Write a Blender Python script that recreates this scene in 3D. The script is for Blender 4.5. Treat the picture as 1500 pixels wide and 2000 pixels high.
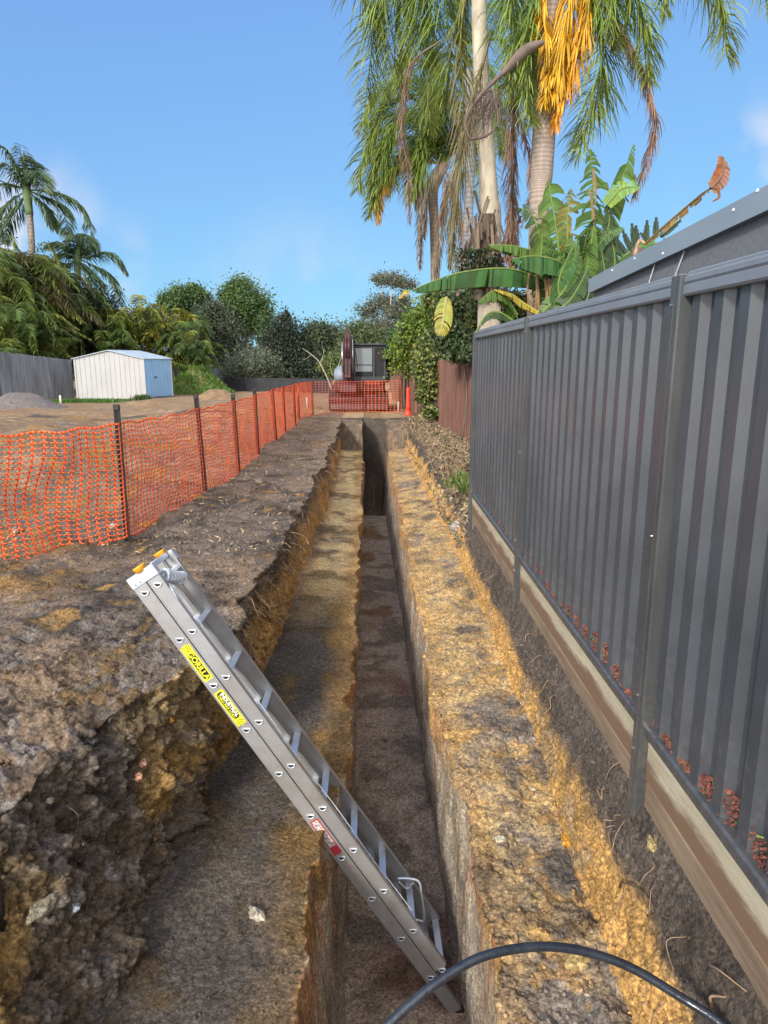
import bpy, math, random
import numpy as np
from math import sin, cos, pi, radians, sqrt, atan
from mathutils import Vector, Matrix
random.seed(7); RNG = np.random.default_rng(11)
SC = bpy.context.scene; COL = SC.collection
for o in list(bpy.data.objects): bpy.data.objects.remove(o, do_unlink=True)

# ------------------------------------------------------------------ camera
F_PX = 1350.0; TH = atan(298/1350); PSI = .0159; CH = 1.70
cd = bpy.data.cameras.new('camera'); cam = bpy.data.objects.new('camera', cd); COL.objects.link(cam)
cd.sensor_fit = 'VERTICAL'; cd.sensor_height = 36.0; cd.sensor_width = 27.0
cd.lens = F_PX/2000*36; cd.clip_start = .05; cd.clip_end = 2000
cam.location = (0, 0, CH); cam.rotation_euler = (pi/2-TH, 0, -PSI)
SC.camera = cam
SC.render.resolution_x = 768; SC.render.resolution_y = 1024

# ------------------------------------------------------------------ sky, sun, exposure
SUN_EL = radians(28); SUN_AZ = radians(208)      # azimuth clockwise from +Y (the trench runs to +Y)
w = bpy.data.worlds.new('World'); SC.world = w; w.use_nodes = True
nt = w.node_tree; nt.nodes.clear()
def nn(nt, t, **k):
    n = nt.nodes.new(t)
    for a, b in k.items(): setattr(n, a, b)
    return n
sky = nn(nt, 'ShaderNodeTexSky', sky_type='NISHITA', sun_disc=False, sun_elevation=SUN_EL, sun_rotation=SUN_AZ,
         air_density=1.0, dust_density=.3, ozone_density=2.2, altitude=50)
bg = nn(nt, 'ShaderNodeBackground'); bg.inputs['Strength'].default_value = .15
wo = nn(nt, 'ShaderNodeOutputWorld')
tc = nn(nt, 'ShaderNodeTexCoord')
sx = nn(nt, 'ShaderNodeSeparateColor'); hs = nn(nt, 'ShaderNodeCombineColor'); nt.links.new(sky.outputs[0], sx.inputs[0])
for i_, (k_, e_) in enumerate(((.56, .37), (.92, .42), (2.0, .20))):     # the camera's tone curve on the sky
    pw = nn(nt, 'ShaderNodeMath', operation='POWER'); pw.inputs[1].default_value = e_; nt.links.new(sx.outputs[i_], pw.inputs[0])
    ml = nn(nt, 'ShaderNodeMath', operation='MULTIPLY'); ml.inputs[1].default_value = k_; nt.links.new(pw.outputs[0], ml.inputs[0]); nt.links.new(ml.outputs[0], hs.inputs[i_])
nz = nn(nt, 'ShaderNodeTexNoise'); nz.inputs['Scale'].default_value = 9; nz.inputs['Detail'].default_value = 7
nt.links.new(tc.outputs['Generated'], nz.inputs['Vector'])
mask = None
for (u, v, spread, amt) in ((60, 440, .11, 1), (15, 480, .08, 1), (1500, 345, .12, .9), (300, 620, .16, .5), (600, 640, .2, .3)):
    a = (u-750)/F_PX; b = (1000-v)/F_PX
    d = Vector((a*cos(PSI)+b*sin(PSI)*sin(TH)+sin(PSI)*cos(TH), -a*sin(PSI)+b*cos(PSI)*sin(TH)+cos(PSI)*cos(TH), b*cos(TH)-sin(TH))).normalized()
    ds = nn(nt, 'ShaderNodeVectorMath', operation='DISTANCE'); ds.inputs[1].default_value = d
    nt.links.new(tc.outputs['Generated'], ds.inputs[0])
    mr = nn(nt, 'ShaderNodeMapRange', interpolation_type='SMOOTHSTEP'); mr.inputs['From Min'].default_value = spread; mr.inputs['From Max'].default_value = 0
    mr.inputs['To Max'].default_value = amt
    nt.links.new(ds.outputs['Value'], mr.inputs['Value'])
    if mask is None: mask = mr.outputs[0]
    else:
        ad = nn(nt, 'ShaderNodeMath', operation='MAXIMUM'); nt.links.new(mask, ad.inputs[0]); nt.links.new(mr.outputs[0], ad.inputs[1]); mask = ad.outputs[0]
rp = nn(nt, 'ShaderNodeMapRange', interpolation_type='SMOOTHSTEP'); rp.inputs['From Min'].default_value = .42; rp.inputs['From Max'].default_value = .66
nt.links.new(nz.outputs[0], rp.inputs['Value'])
mu = nn(nt, 'ShaderNodeMath', operation='MULTIPLY'); nt.links.new(rp.outputs[0], mu.inputs[0]); nt.links.new(mask, mu.inputs[1])
# unseen bright cloud, added overhead and behind the camera as fill light
sy = nn(nt, 'ShaderNodeSeparateXYZ'); nt.links.new(tc.outputs['Generated'], sy.inputs[0])
yb_ = nn(nt, 'ShaderNodeMapRange', interpolation_type='SMOOTHSTEP'); yb_.inputs['From Min'].default_value = .25; yb_.inputs['From Max'].default_value = -.35; yb_.inputs['To Max'].default_value = .85
nt.links.new(sy.outputs['Y'], yb_.inputs['Value'])
nz2 = nn(nt, 'ShaderNodeTexNoise'); nz2.inputs['Scale'].default_value = 3; nz2.inputs['Detail'].default_value = 6; nt.links.new(tc.outputs['Generated'], nz2.inputs['Vector'])
r2_ = nn(nt, 'ShaderNodeMapRange', interpolation_type='SMOOTHSTEP'); r2_.inputs['From Min'].default_value = .35; r2_.inputs['From Max'].default_value = .55; nt.links.new(nz2.outputs[0], r2_.inputs['Value'])
m2_ = nn(nt, 'ShaderNodeMath', operation='MULTIPLY'); nt.links.new(yb_.outputs[0], m2_.inputs[0]); nt.links.new(r2_.outputs[0], m2_.inputs[1])
m3_ = nn(nt, 'ShaderNodeMath', operation='MAXIMUM'); nt.links.new(mu.outputs[0], m3_.inputs[0]); nt.links.new(m2_.outputs[0], m3_.inputs[1]); mu = m3_
mx = nn(nt, 'ShaderNodeMix', data_type='RGBA'); mx.inputs['B'].default_value = (2.9, 2.75, 2.8, 1)
nt.links.new(mu.outputs[0], mx.inputs['Factor']); nt.links.new(hs.outputs[0], mx.inputs['A'])
mx2 = nn(nt, 'ShaderNodeMix', data_type='RGBA'); mx2.inputs['B'].default_value = (10.5, 10.0, 9.6, 1); nt.links.new(m2_.outputs[0], mx2.inputs['Factor']); nt.links.new(mx.outputs['Result'], mx2.inputs['A'])
nt.links.new(mx2.outputs['Result'], bg.inputs['Color']); nt.links.new(bg.outputs[0], wo.inputs[0])

sl = bpy.data.lights.new('sun', 'SUN'); sun = bpy.data.objects.new('sun', sl); COL.objects.link(sun)
sl.energy = 2.1; sl.angle = radians(8); sl.color = (1, .93, .82)
sd = Vector((sin(SUN_AZ)*cos(SUN_EL), cos(SUN_AZ)*cos(SUN_EL), sin(SUN_EL)))
sun.rotation_euler = (-sd).to_track_quat('-Z', 'Y').to_euler()
SC.view_settings.view_transform = 'Standard'; SC.view_settings.look = 'None'
SC.view_settings.gamma = 1; SC.view_settings.exposure = 1.15

# ------------------------------------------------------------------ helpers
CPOS = np.array((0, 0, CH))
FW = np.array((sin(PSI)*cos(TH), cos(PSI)*cos(TH), -sin(TH))); RT = np.array((cos(PSI), -sin(PSI), 0)); UPV = np.array((sin(PSI)*sin(TH), cos(PSI)*sin(TH), cos(TH)))
def ray(u, v): return (u-750)/F_PX*RT + (1000-v)/F_PX*UPV + FW
def P(u, v, Y): d = ray(u, v); return CPOS + d*(Y/d[1])          # where that line of sight meets the distance Y
def G(u, v, z=0.): d = ray(u, v); return CPOS + d*((z-CH)/d[2])  # ... or the level z
V = lambda *a: np.array(a, float)
def nrm(a):
    a = np.asarray(a, float); return a/np.maximum(np.linalg.norm(a, axis=-1, keepdims=True), 1e-9)

def tag(o, label=None, cat=None, group=None, kind=None):
    if label: o['label'] = label
    if cat: o['category'] = cat
    if group: o['group'] = group
    if kind: o['kind'] = kind
    return o
def empty(name, loc, label, cat, group=None, rz=0):
    o = bpy.data.objects.new(name, None); COL.objects.link(o); o.location = loc; o.rotation_euler = (0, 0, rz)
    o.empty_display_size = .1
    return tag(o, label, cat, group)
def link_mesh(name, verts, faces, mat, parent=None, cols=None, smooth=False, world=True):
    me = bpy.data.meshes.new(name)
    if isinstance(faces, np.ndarray):
        verts = np.asarray(verts, np.float32); nf, k = faces.shape
        me.vertices.add(len(verts)); me.vertices.foreach_set('co', verts.ravel())
        me.loops.add(nf*k); me.loops.foreach_set('vertex_index', faces.astype(np.int32).ravel())
        me.polygons.add(nf); me.polygons.foreach_set('loop_start', np.arange(0, nf*k, k, dtype=np.int32))
        me.polygons.foreach_set('loop_total', np.full(nf, k, np.int32))
        me.update(calc_edges=True)
    else:
        me.from_pydata([tuple(map(float, v)) for v in verts], [], [tuple(map(int, f)) for f in faces]); me.update()
    if cols is not None:
        ca = me.color_attributes.new('Col', 'FLOAT_COLOR', 'POINT')
        c = np.ones((len(verts), 4), np.float32); c[:, :3] = cols; ca.data.foreach_set('color', c.ravel())
    if smooth: me.polygons.foreach_set('use_smooth', np.ones(len(me.polygons), bool))
    for m in (mat if isinstance(mat, (list, tuple)) else [mat]): me.materials.append(m)
    o = bpy.data.objects.new(name, me); COL.objects.link(o)
    if parent is not None:
        o.parent = parent
        if world:
            M = Matrix.LocRotScale(parent.location, parent.rotation_euler, parent.scale)
            p = parent
            while p.parent:
                p = p.parent; M = Matrix.LocRotScale(p.location, p.rotation_euler, p.scale) @ M
            me.transform(M.inverted())
    return o
class MB:
    """collects shapes for ONE mesh"""
    def __init__(s): s.v = []; s.f = []; s.c = []
    def add(s, vs, fs, col=None):
        n = len(s.v); s.v.extend([tuple(map(float, a)) for a in vs]); s.f.extend([tuple(i+n for i in f) for f in fs])
        s.c.extend([col if col is not None else (1, 1, 1)]*len(vs)); return s
    def box(s, c, size, R=None, bev=0, col=None):
        c = V(*c); h = V(*size)/2
        ax = [V(1, 0, 0), V(0, 1, 0), V(0, 0, 1)] if R is None else [np.asarray(a, float) for a in R]
        if bev <= 0:
            vs = [c+ax[0]*h[0]*i+ax[1]*h[1]*j+ax[2]*h[2]*k for i in (-1, 1) for j in (-1, 1) for k in (-1, 1)]
            return s.add(vs, [(0, 1, 3, 2), (4, 6, 7, 5), (0, 4, 5, 1), (2, 3, 7, 6), (0, 2, 6, 4), (1, 5, 7, 3)], col)
        b = min(bev, *(h*.9)); vs = []; idx = {}
        for i in (-1, 1):
            for j in (-1, 1):
                for k in (-1, 1):
                    for a in range(3):
                        q = [i*(h[0]-b), j*(h[1]-b), k*(h[2]-b)]; q[a] = (i, j, k)[a]*h[a]
                        idx[(i, j, k, a)] = len(vs); vs.append(c+ax[0]*q[0]+ax[1]*q[1]+ax[2]*q[2])
        fs = []
        for a in range(3):
            o1, o2 = [x for x in range(3) if x != a]
            for sg in (-1, 1):
                f = []
                for p, q in ((-1, -1), (1, -1), (1, 1), (-1, 1)):
                    k = [0, 0, 0]; k[a] = sg; k[o1] = p; k[o2] = q; f.append(idx[(*k, a)])
                fs.append(tuple(f))
        for a in range(3):
            o1, o2 = [x for x in range(3) if x != a]
            for p in (-1, 1):
                for q in (-1, 1):
                    f = []
                    for sg, al in ((-1, o1), (1, o1), (1, o2), (-1, o2)):
                        k = [0, 0, 0]; k[a] = sg; k[o1] = p; k[o2] = q; f.append(idx[(*k, al)])
                    fs.append(tuple(f))
        for i in (-1, 1):
            for j in (-1, 1):
                for k in (-1, 1): fs.append(tuple(idx[(i, j, k, a)] for a in range(3)))
        return s.add(vs, fs, col)
    def bar(s, a, b, w, h=None, up=(0, 0, 1), bev=0, col=None):
        a = V(*a); b = V(*b); L = np.linalg.norm(b-a); x = (b-a)/L
        y = np.cross(V(*up), x)
        if np.linalg.norm(y) < 1e-4: y = np.cross(V(0, 1, 0), x)
        y = nrm(y); z = np.cross(x, y)
        return s.box((a+b)/2, (L, w, h or w), (x, y, z), bev, col)
    def tube(s, pts, r, n=8, caps=True, col=None, flat=1.):
        pts = np.array([V(*p) for p in pts]); m = len(pts)
        rr = np.full(m, r, float) if np.isscalar(r) else np.array(r, float)
        T = np.gradient(pts, axis=0); T = nrm(T)
        ref = V(0, 0, 1) if abs(T[0][2]) < .9 else V(1, 0, 0)
        N = nrm(np.cross(T[0], ref)); vs = []; 
        for i in range(m):
            N = nrm(N-T[i]*np.dot(N, T[i])); B = np.cross(T[i], N)
            for k in range(n):
                a = 2*pi*k/n; vs.append(pts[i]+rr[i]*(cos(a)*N+sin(a)*flat*B))
        fs = [(i*n+k, i*n+(k+1) % n, (i+1)*n+(k+1) % n, (i+1)*n+k) for i in range(m-1) for k in range(n)]
        if caps: fs += [tuple(range(n-1, -1, -1)), tuple((m-1)*n+k for k in range(n))]
        return s.add(vs, fs, col)
    def prism(s, prof, origin, ax, ay, az, L, col=None, caps=True):
        """profile in (ax, ay), pushed along az by L"""
        n = len(prof); o = V(*origin)
        vs = [o+ax*p[0]+ay*p[1] for p in prof]+[o+ax*p[0]+ay*p[1]+az*L for p in prof]
        fs = [(k, (k+1) % n, (k+1) % n+n, k+n) for k in range(n)]
        if caps: fs += [tuple(range(n-1, -1, -1)), tuple(range(n, 2*n))]
        return s.add(vs, fs, col)
    def build(s, name, mat, parent=None, smooth=False, cols=False):
        return link_mesh(name, s.v, s.f, mat, parent, np.array(s.c) if cols else None, smooth)
def spline(pts, n):
    pts = np.array(pts, float); m = len(pts)
    if m == 2: return pts[0]+(pts[1]-pts[0])*np.linspace(0, 1, n)[:, None]
    p = np.vstack([2*pts[0]-pts[1], pts, 2*pts[-1]-pts[-2]]); out = []
    for t in np.linspace(0, m-1-1e-6, n):
        i = int(t); f = t-i; a, b, c, d = p[i], p[i+1], p[i+2], p[i+3]
        out.append(.5*((2*b)+(-a+c)*f+(2*a-5*b+4*c-d)*f*f+(-a+3*b-3*c+d)*f**3))
    return np.array(out)

# value noise, vectorised
TAB = RNG.random((64, 64, 64)).astype(np.float32)
def vn(p, sc, off=0.):
    q = p/np.asarray(sc, np.float32)+off; i = np.floor(q).astype(np.int32); f = (q-i).astype(np.float32); f = f*f*(3-2*f); i &= 63; j = (i+1) & 63
    def g(a, b, c): return TAB[a, b, c]
    x0, y0, z0 = i[..., 0], i[..., 1], i[..., 2]; x1, y1, z1 = j[..., 0], j[..., 1], j[..., 2]; fx, fy, fz = f[..., 0], f[..., 1], f[..., 2]
    a = g(x0, y0, z0)*(1-fx)+g(x1, y0, z0)*fx; b = g(x0, y1, z0)*(1-fx)+g(x1, y1, z0)*fx
    c = g(x0, y0, z1)*(1-fx)+g(x1, y0, z1)*fx; d = g(x0, y1, z1)*(1-fx)+g(x1, y1, z1)*fx
    return (a*(1-fy)+b*fy)*(1-fz)+(c*(1-fy)+d*fy)*fz
def fbm(p, sc, o=3, off=0., gain=.5):
    sc = np.asarray(sc, np.float32)*np.ones(3, np.float32); t = 0; a = 1; s = 0
    for k in range(o):
        t = t+a*vn(p, sc/(2.03**k), off+k*7.3); s += a; a *= gain
    return t/s
def sst(a, b, x): t = np.clip((x-a)/(b-a), 0, 1); return t*t*(3-2*t)

# ------------------------------------------------------------------ materials
def new_mat(name):
    m = bpy.data.materials.new(name); m.use_nodes = True; n = m.node_tree; b = n.nodes['Principled BSDF']; return m, n, b
def mat(name, col, rough=.6, metal=0, var=.15, vscale=6, bump=0, bscale=60, col2=None, stretch=(1, 1, 1), spec=.5, attr=False, trans=0, detail=5):
    m, n, b = new_mat(name); L = n.links.new
    b.inputs['Roughness'].default_value = rough; b.inputs['Metallic'].default_value = metal; b.inputs['Specular IOR Level'].default_value = spec
    tc = nn(n, 'ShaderNodeTexCoord'); mp = nn(n, 'ShaderNodeMapping'); mp.inputs['Scale'].default_value = stretch
    L(tc.outputs['Object'], mp.inputs['Vector'])
    nz = nn(n, 'ShaderNodeTexNoise'); nz.inputs['Scale'].default_value = vscale; nz.inputs['Detail'].default_value = detail; nz.inputs['Roughness'].default_value = .65
    L(mp.outputs[0], nz.inputs['Vector'])
    mr = nn(n, 'ShaderNodeMapRange'); mr.inputs['From Min'].default_value = .3; mr.inputs['From Max'].default_value = .7
    L(nz.outputs[0], mr.inputs['Value'])
    mx = nn(n, 'ShaderNodeMix', data_type='RGBA'); L(mr.outputs[0], mx.inputs['Factor'])
    c = V(*col); c2 = V(*col2) if col2 is not None else c*(1+var)
    c1 = c*(1-var) if col2 is None else c
    if attr:
        at = nn(n, 'ShaderNodeAttribute', attribute_name='Col')
        for k, s_ in (('A', 1-var), ('B', 1+var)):
            mm = nn(n, 'ShaderNodeVectorMath', operation='SCALE'); mm.inputs['Scale'].default_value = s_
            L(at.outputs['Color'], mm.inputs[0]); L(mm.outputs[0], mx.inputs[k])
    else:
        mx.inputs['A'].default_value = (*c1, 1); mx.inputs['B'].default_value = (*c2, 1)
    L(mx.outputs['Result'], b.inputs['Base Color'])
    if bump:
        n2 = nn(n, 'ShaderNodeTexNoise'); n2.inputs['Scale'].default_value = bscale; n2.inputs['Detail'].default_value = 4
        L(mp.outputs[0], n2.inputs['Vector'])
        bp = nn(n, 'ShaderNodeBump'); bp.inputs['Strength'].default_value = bump; bp.inputs['Distance'].default_value = .01
        L(n2.outputs[0], bp.inputs['Height']); L(bp.outputs[0], b.inputs['Normal'])
    if trans:
        tr = nn(n, 'ShaderNodeBsdfTranslucent'); ms = nn(n, 'ShaderNodeMixShader'); ms.inputs[0].default_value = trans
        L(mx.outputs['Result'], tr.inputs['Color']); L(b.outputs[0], ms.inputs[1]); L(tr.outputs[0], ms.inputs[2])
        L(ms.outputs[0], n.nodes['Material Output'].inputs['Surface'])
    return m
M = {}
# soil: colour of each layer from the mesh, grain from noise
def soil_mat():
    m, n, b = new_mat('soil'); L = n.links.new
    b.inputs['Roughness'].default_value = .92; b.inputs['Specular IOR Level'].default_value = .25
    tc = nn(n, 'ShaderNodeTexCoord'); at = nn(n, 'ShaderNodeAttribute', attribute_name='Col')
    n1 = nn(n, 'ShaderNodeTexNoise'); n1.inputs['Scale'].default_value = 38; n1.inputs['Detail'].default_value = 8; n1.inputs['Roughness'].default_value = .75
    n2 = nn(n, 'ShaderNodeTexNoise'); n2.inputs['Scale'].default_value = 5; n2.inputs['Detail'].default_value = 6
    L(tc.outputs['Object'], n1.inputs['Vector']); L(tc.outputs['Object'], n2.inputs['Vector'])
    m1 = nn(n, 'ShaderNodeMapRange'); m1.inputs['From Min'].default_value = .33; m1.inputs['From Max'].default_value = .68; m1.inputs['To Min'].default_value = .45; m1.inputs['To Max'].default_value = 1.6
    m2 = nn(n, 'ShaderNodeMapRange'); m2.inputs['From Min'].default_value = .3; m2.inputs['From Max'].default_value = .7; m2.inputs['To Min'].default_value = .8; m2.inputs['To Max'].default_value = 1.2
    L(n1.outputs[0], m1.inputs['Value']); L(n2.outputs[0], m2.inputs['Value'])
    mm0 = nn(n, 'ShaderNodeMath', operation='MULTIPLY'); L(m1.outputs[0], mm0.inputs[0]); L(m2.outputs[0], mm0.inputs[1])
    n5 = nn(n, 'ShaderNodeTexVoronoi'); n5.inputs['Scale'].default_value = 95; L(tc.outputs['Object'], n5.inputs['Vector'])
    sv = nn(n, 'ShaderNodeSeparateColor'); L(n5.outputs['Color'], sv.inputs[0])
    m5 = nn(n, 'ShaderNodeMapRange'); m5.inputs['To Min'].default_value = .62; m5.inputs['To Max'].default_value = 1.38; L(sv.outputs[0], m5.inputs['Value'])
    mm = nn(n, 'ShaderNodeMath', operation='MULTIPLY'); L(mm0.outputs[0], mm.inputs[0]); L(m5.outputs[0], mm.inputs[1])
    sc = nn(n, 'ShaderNodeVectorMath', operation='SCALE'); L(at.outputs['Color'], sc.inputs[0]); L(mm.outputs[0], sc.inputs['Scale'])
    L(sc.outputs[0], b.inputs['Base Color'])
    bp = nn(n, 'ShaderNodeBump'); bp.inputs['Strength'].default_value = .8; bp.inputs['Distance'].default_value = .03
    n3 = nn(n, 'ShaderNodeTexNoise'); n3.inputs['Scale'].default_value = 55; n3.inputs['Detail'].default_value = 9; n3.inputs['Roughness'].default_value = .7
    L(tc.outputs['Object'], n3.inputs['Vector'])
    L(n3.outputs[0], bp.inputs['Height']); L(bp.outputs[0], b.inputs['Normal'])
    return m
M['soil'] = soil_mat()
M['leaf'] = mat('foliage', (1, 1, 1), .5, var=.25, vscale=3, attr=True, trans=.3, spec=.35)
M['bark'] = mat('bark', (1, 1, 1), .85, var=.3, vscale=9, attr=True, bump=.5, bscale=40, stretch=(1, 1, .3))
M['fence_metal'] = mat('charcoal_steel', (.055, .062, .073), .32, var=.22, vscale=1.6, bump=.03, bscale=220, spec=.6)
M['rail_metal'] = mat('sky_tinted_steel_rail', (.16, .18, .215), .32, var=.1, vscale=3, spec=.6)  # charcoal rail made paler and bluer for the sky it reflects
M['post_metal'] = mat('charcoal_steel_post', (.058, .062, .066), .38, var=.25, vscale=4, spec=.6, stretch=(3, 3, .5))
M['alu'] = mat('mill_aluminium', (.44, .45, .48), .42, metal=.6, col2=(.33, .31, .29), vscale=5, bump=.05, bscale=160)
M['alu_rung'] = mat('bright_aluminium', (.62, .68, .76), .35, metal=.6, var=.08)
M['dark'] = mat('dark_inside', (.012, .012, .014), .8)
M['yplastic'] = mat('yellow_plastic', (.75, .36, .02), .45, var=.15, vscale=30)
M['sticker_y'] = mat('yellow_sticker', (.68, .66, .03), .4, var=.08, vscale=30)
M['sticker_k'] = mat('black_sticker', (.015, .015, .015), .4)
M['sticker_w'] = mat('white_print', (.75, .75, .7), .5)
M['sticker_r'] = mat('red_sticker', (.42, .03, .05), .45, var=.2, vscale=60)
M['sticker_p'] = mat('printed_pictograms', (.75, .70, .70), .5, col2=(.12, .10, .11), vscale=90, detail=1)
M['rope'] = mat('white_rope', (.55, .60, .66), .9, var=.25, vscale=60, bump=.6, bscale=150)
M['poly'] = mat('black_poly_pipe', (.010, .014, .022), .24, col2=(.03, .038, .055), vscale=14, stretch=(1, 1, 1), bump=.25, bscale=60, detail=9)
M['mesh'] = mat('orange_barrier_plastic', (1., .19, .055), .5, var=.12, vscale=5, trans=.25)
M['picket'] = mat('black_bitumen_steel', (.018, .017, .018), .5, var=.3, vscale=20)
M['sleeper'] = mat('treated_pine', (.50, .46, .34), .85, col2=(.32, .26, .17), vscale=2.2, stretch=(3, .8, 9), bump=.5, bscale=30, detail=8)
def stain(m):
    n = m.node_tree; L = n.links.new; b = n.nodes['Principled BSDF']; src = b.inputs['Base Color'].links[0].from_socket
    tc = nn(n, 'ShaderNodeTexCoord'); sp = nn(n, 'ShaderNodeSeparateXYZ'); L(tc.outputs['Object'], sp.inputs[0])
    mp = nn(n, 'ShaderNodeMapping'); mp.inputs['Scale'].default_value = (1, .35, 1.6); L(tc.outputs['Object'], mp.inputs['Vector'])
    nz = nn(n, 'ShaderNodeTexNoise'); nz.inputs['Scale'].default_value = 6; nz.inputs['Detail'].default_value = 9; nz.inputs['Roughness'].default_value = .68; L(mp.outputs[0], nz.inputs['Vector'])
    h = nn(n, 'ShaderNodeMapRange'); h.inputs['From Min'].default_value = .335; h.inputs['From Max'].default_value = .16; h.inputs['To Min'].default_value = -.42; h.inputs['To Max'].default_value = .32; L(sp.outputs['Z'], h.inputs['Value'])
    a = nn(n, 'ShaderNodeMath', operation='ADD'); L(nz.outputs[0], a.inputs[0]); L(h.outputs[0], a.inputs[1])
    k = nn(n, 'ShaderNodeMapRange', interpolation_type='SMOOTHSTEP'); k.inputs['From Min'].default_value = .36; k.inputs['From Max'].default_value = .62; L(a.outputs[0], k.inputs['Value'])
    mx = nn(n, 'ShaderNodeMix', data_type='RGBA'); mx.inputs['B'].default_value = (.17, .105, .06, 1); L(k.outputs[0], mx.inputs['Factor']); L(src, mx.inputs['A']); L(mx.outputs['Result'], b.inputs['Base Color'])
stain(M['sleeper'])
def splash(m):
    n = m.node_tree; L = n.links.new; b = n.nodes['Principled BSDF']; src = b.inputs['Base Color'].links[0].from_socket
    tc = nn(n, 'ShaderNodeTexCoord'); sp = nn(n, 'ShaderNodeSeparateXYZ'); L(tc.outputs['Object'], sp.inputs[0])
    nz = nn(n, 'ShaderNodeTexNoise'); nz.inputs['Scale'].default_value = 26; nz.inputs['Detail'].default_value = 10; nz.inputs['Roughness'].default_value = .7; L(tc.outputs['Object'], nz.inputs['Vector'])
    h = nn(n, 'ShaderNodeMapRange'); h.inputs['From Min'].default_value = .2; h.inputs['From Max'].default_value = 1.0; h.inputs['To Min'].default_value = .14; h.inputs['To Max'].default_value = -.10; L(sp.outputs['Z'], h.inputs['Value'])
    a = nn(n, 'ShaderNodeMath', operation='ADD'); L(nz.outputs[0], a.inputs[0]); L(h.outputs[0], a.inputs[1])
    k = nn(n, 'ShaderNodeMapRange'); k.inputs['From Min'].default_value = .60; k.inputs['From Max'].default_value = .72; k.inputs['To Max'].default_value = .16; L(a.outputs[0], k.inputs['Value'])
    mx = nn(n, 'ShaderNodeMix', data_type='RGBA'); mx.inputs['B'].default_value = (.20, .17, .14, 1); L(k.outputs[0], mx.inputs['Factor']); L(src, mx.inputs['A']); L(mx.outputs['Result'], b.inputs['Base Color'])
    ro = nn(n, 'ShaderNodeMapRange'); ro.inputs['To Min'].default_value = .2; ro.inputs['To Max'].default_value = .38
    n2 = nn(n, 'ShaderNodeTexNoise'); n2.inputs['Scale'].default_value = 3.5; n2.inputs['Detail'].default_value = 8; L(tc.outputs['Object'], n2.inputs['Vector']); L(n2.outputs[0], ro.inputs['Value']); L(ro.outputs[0], b.inputs['Roughness'])
splash(M['fence_metal']); splash(M['post_metal'])
M['sleeper_low'] = mat('muddy_pine', (.27, .20, .13), .9, col2=(.13, .085, .055), vscale=2.5, stretch=(3, .8, 7), bump=.5, bscale=30, detail=8)
M['brown_wood'] = mat('brown_palings', (.17, .085, .062), .85, var=.4, vscale=3, stretch=(4, 4, .5), bump=.3, bscale=30)
M['grey_wood'] = mat('grey_palings', (.19, .21, .24), .9, col2=(.07, .075, .085), vscale=1.2, stretch=(3, 3, .35), bump=.3, bscale=30)
M['shed'] = mat('cream_steel', (.46, .47, .47), .45, var=.08, vscale=1.2, spec=.4)
M['shed_shaded'] = mat('shaded_cream_steel', (.24, .42, .62), .45, var=.08, vscale=1.5)  # cream steel with the blue of shade put into its colour
M['roof'] = mat('light_steel_roof', (.42, .50, .58), .4, var=.15, vscale=3)
M['wall_grey'] = mat('grey_cladding', (.13, .14, .155), .8, var=.18, vscale=30, bump=.3, bscale=240, stretch=(1, 1, 2))
M['flash'] = mat('blue_grey_flashing', (.20, .245, .29), .4, var=.08, vscale=2)
M['red_paint'] = mat('red_paint', (.07, .02, .022), .4, var=.3, vscale=6)
M['red_panel'] = mat('bright_red_panel', (.16, .025, .02), .4)
M['maroon'] = mat('dark_red_paint', (.065, .022, .028), .45, var=.4, vscale=5)
M['cab_dark'] = mat('dark_grey_paint', (.035, .04, .048), .4, var=.2, vscale=3)
M['rubber'] = mat('black_rubber', (.02, .02, .02), .8, bump=.4)
M['chrome'] = mat('steel_rod', (.6, .6, .62), .25, metal=.9)
M['glass'] = mat('cab_glass', (.12, .15, .16), .12, var=.15, vscale=1.5, spec=.7)
M['hood'] = mat('pale_hood', (.20, .23, .28), .55)
M['redtube'] = mat('red_orange_plastic', (.75, .055, .025), .5, var=.1, vscale=10)
M['white'] = mat('white_plastic', (.7, .7, .68), .5)
M['shade'] = mat('black_shade_cloth', (.02, .022, .028), .8, var=.3, vscale=4)
M['mulch'] = mat('bark_chips', (.20, .05, .03), .85, var=.5, vscale=60, attr=True)
M['root'] = mat('pale_root', (.30, .20, .12), .9, var=.4, vscale=20)
M['root_dark'] = mat('dark_root', (.09, .065, .05), .9, var=.4, vscale=20)
M['straw'] = mat('dead_leaves', (1, 1, 1), .9, var=.25, vscale=20, attr=True)
M['spathe'] = mat('dry_palm_sheath', (.11, .08, .065), .8, var=.3, vscale=8)
M['gravel'] = mat('grey_gravel', (.17, .15, .14), .95, col2=(.07, .06, .055), vscale=12, bump=.8, bscale=40)
M['drydirt'] = mat('dry_dirt', (.26, .17, .09), .95, col2=(.13, .085, .05), vscale=4, bump=.8, bscale=25)

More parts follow.
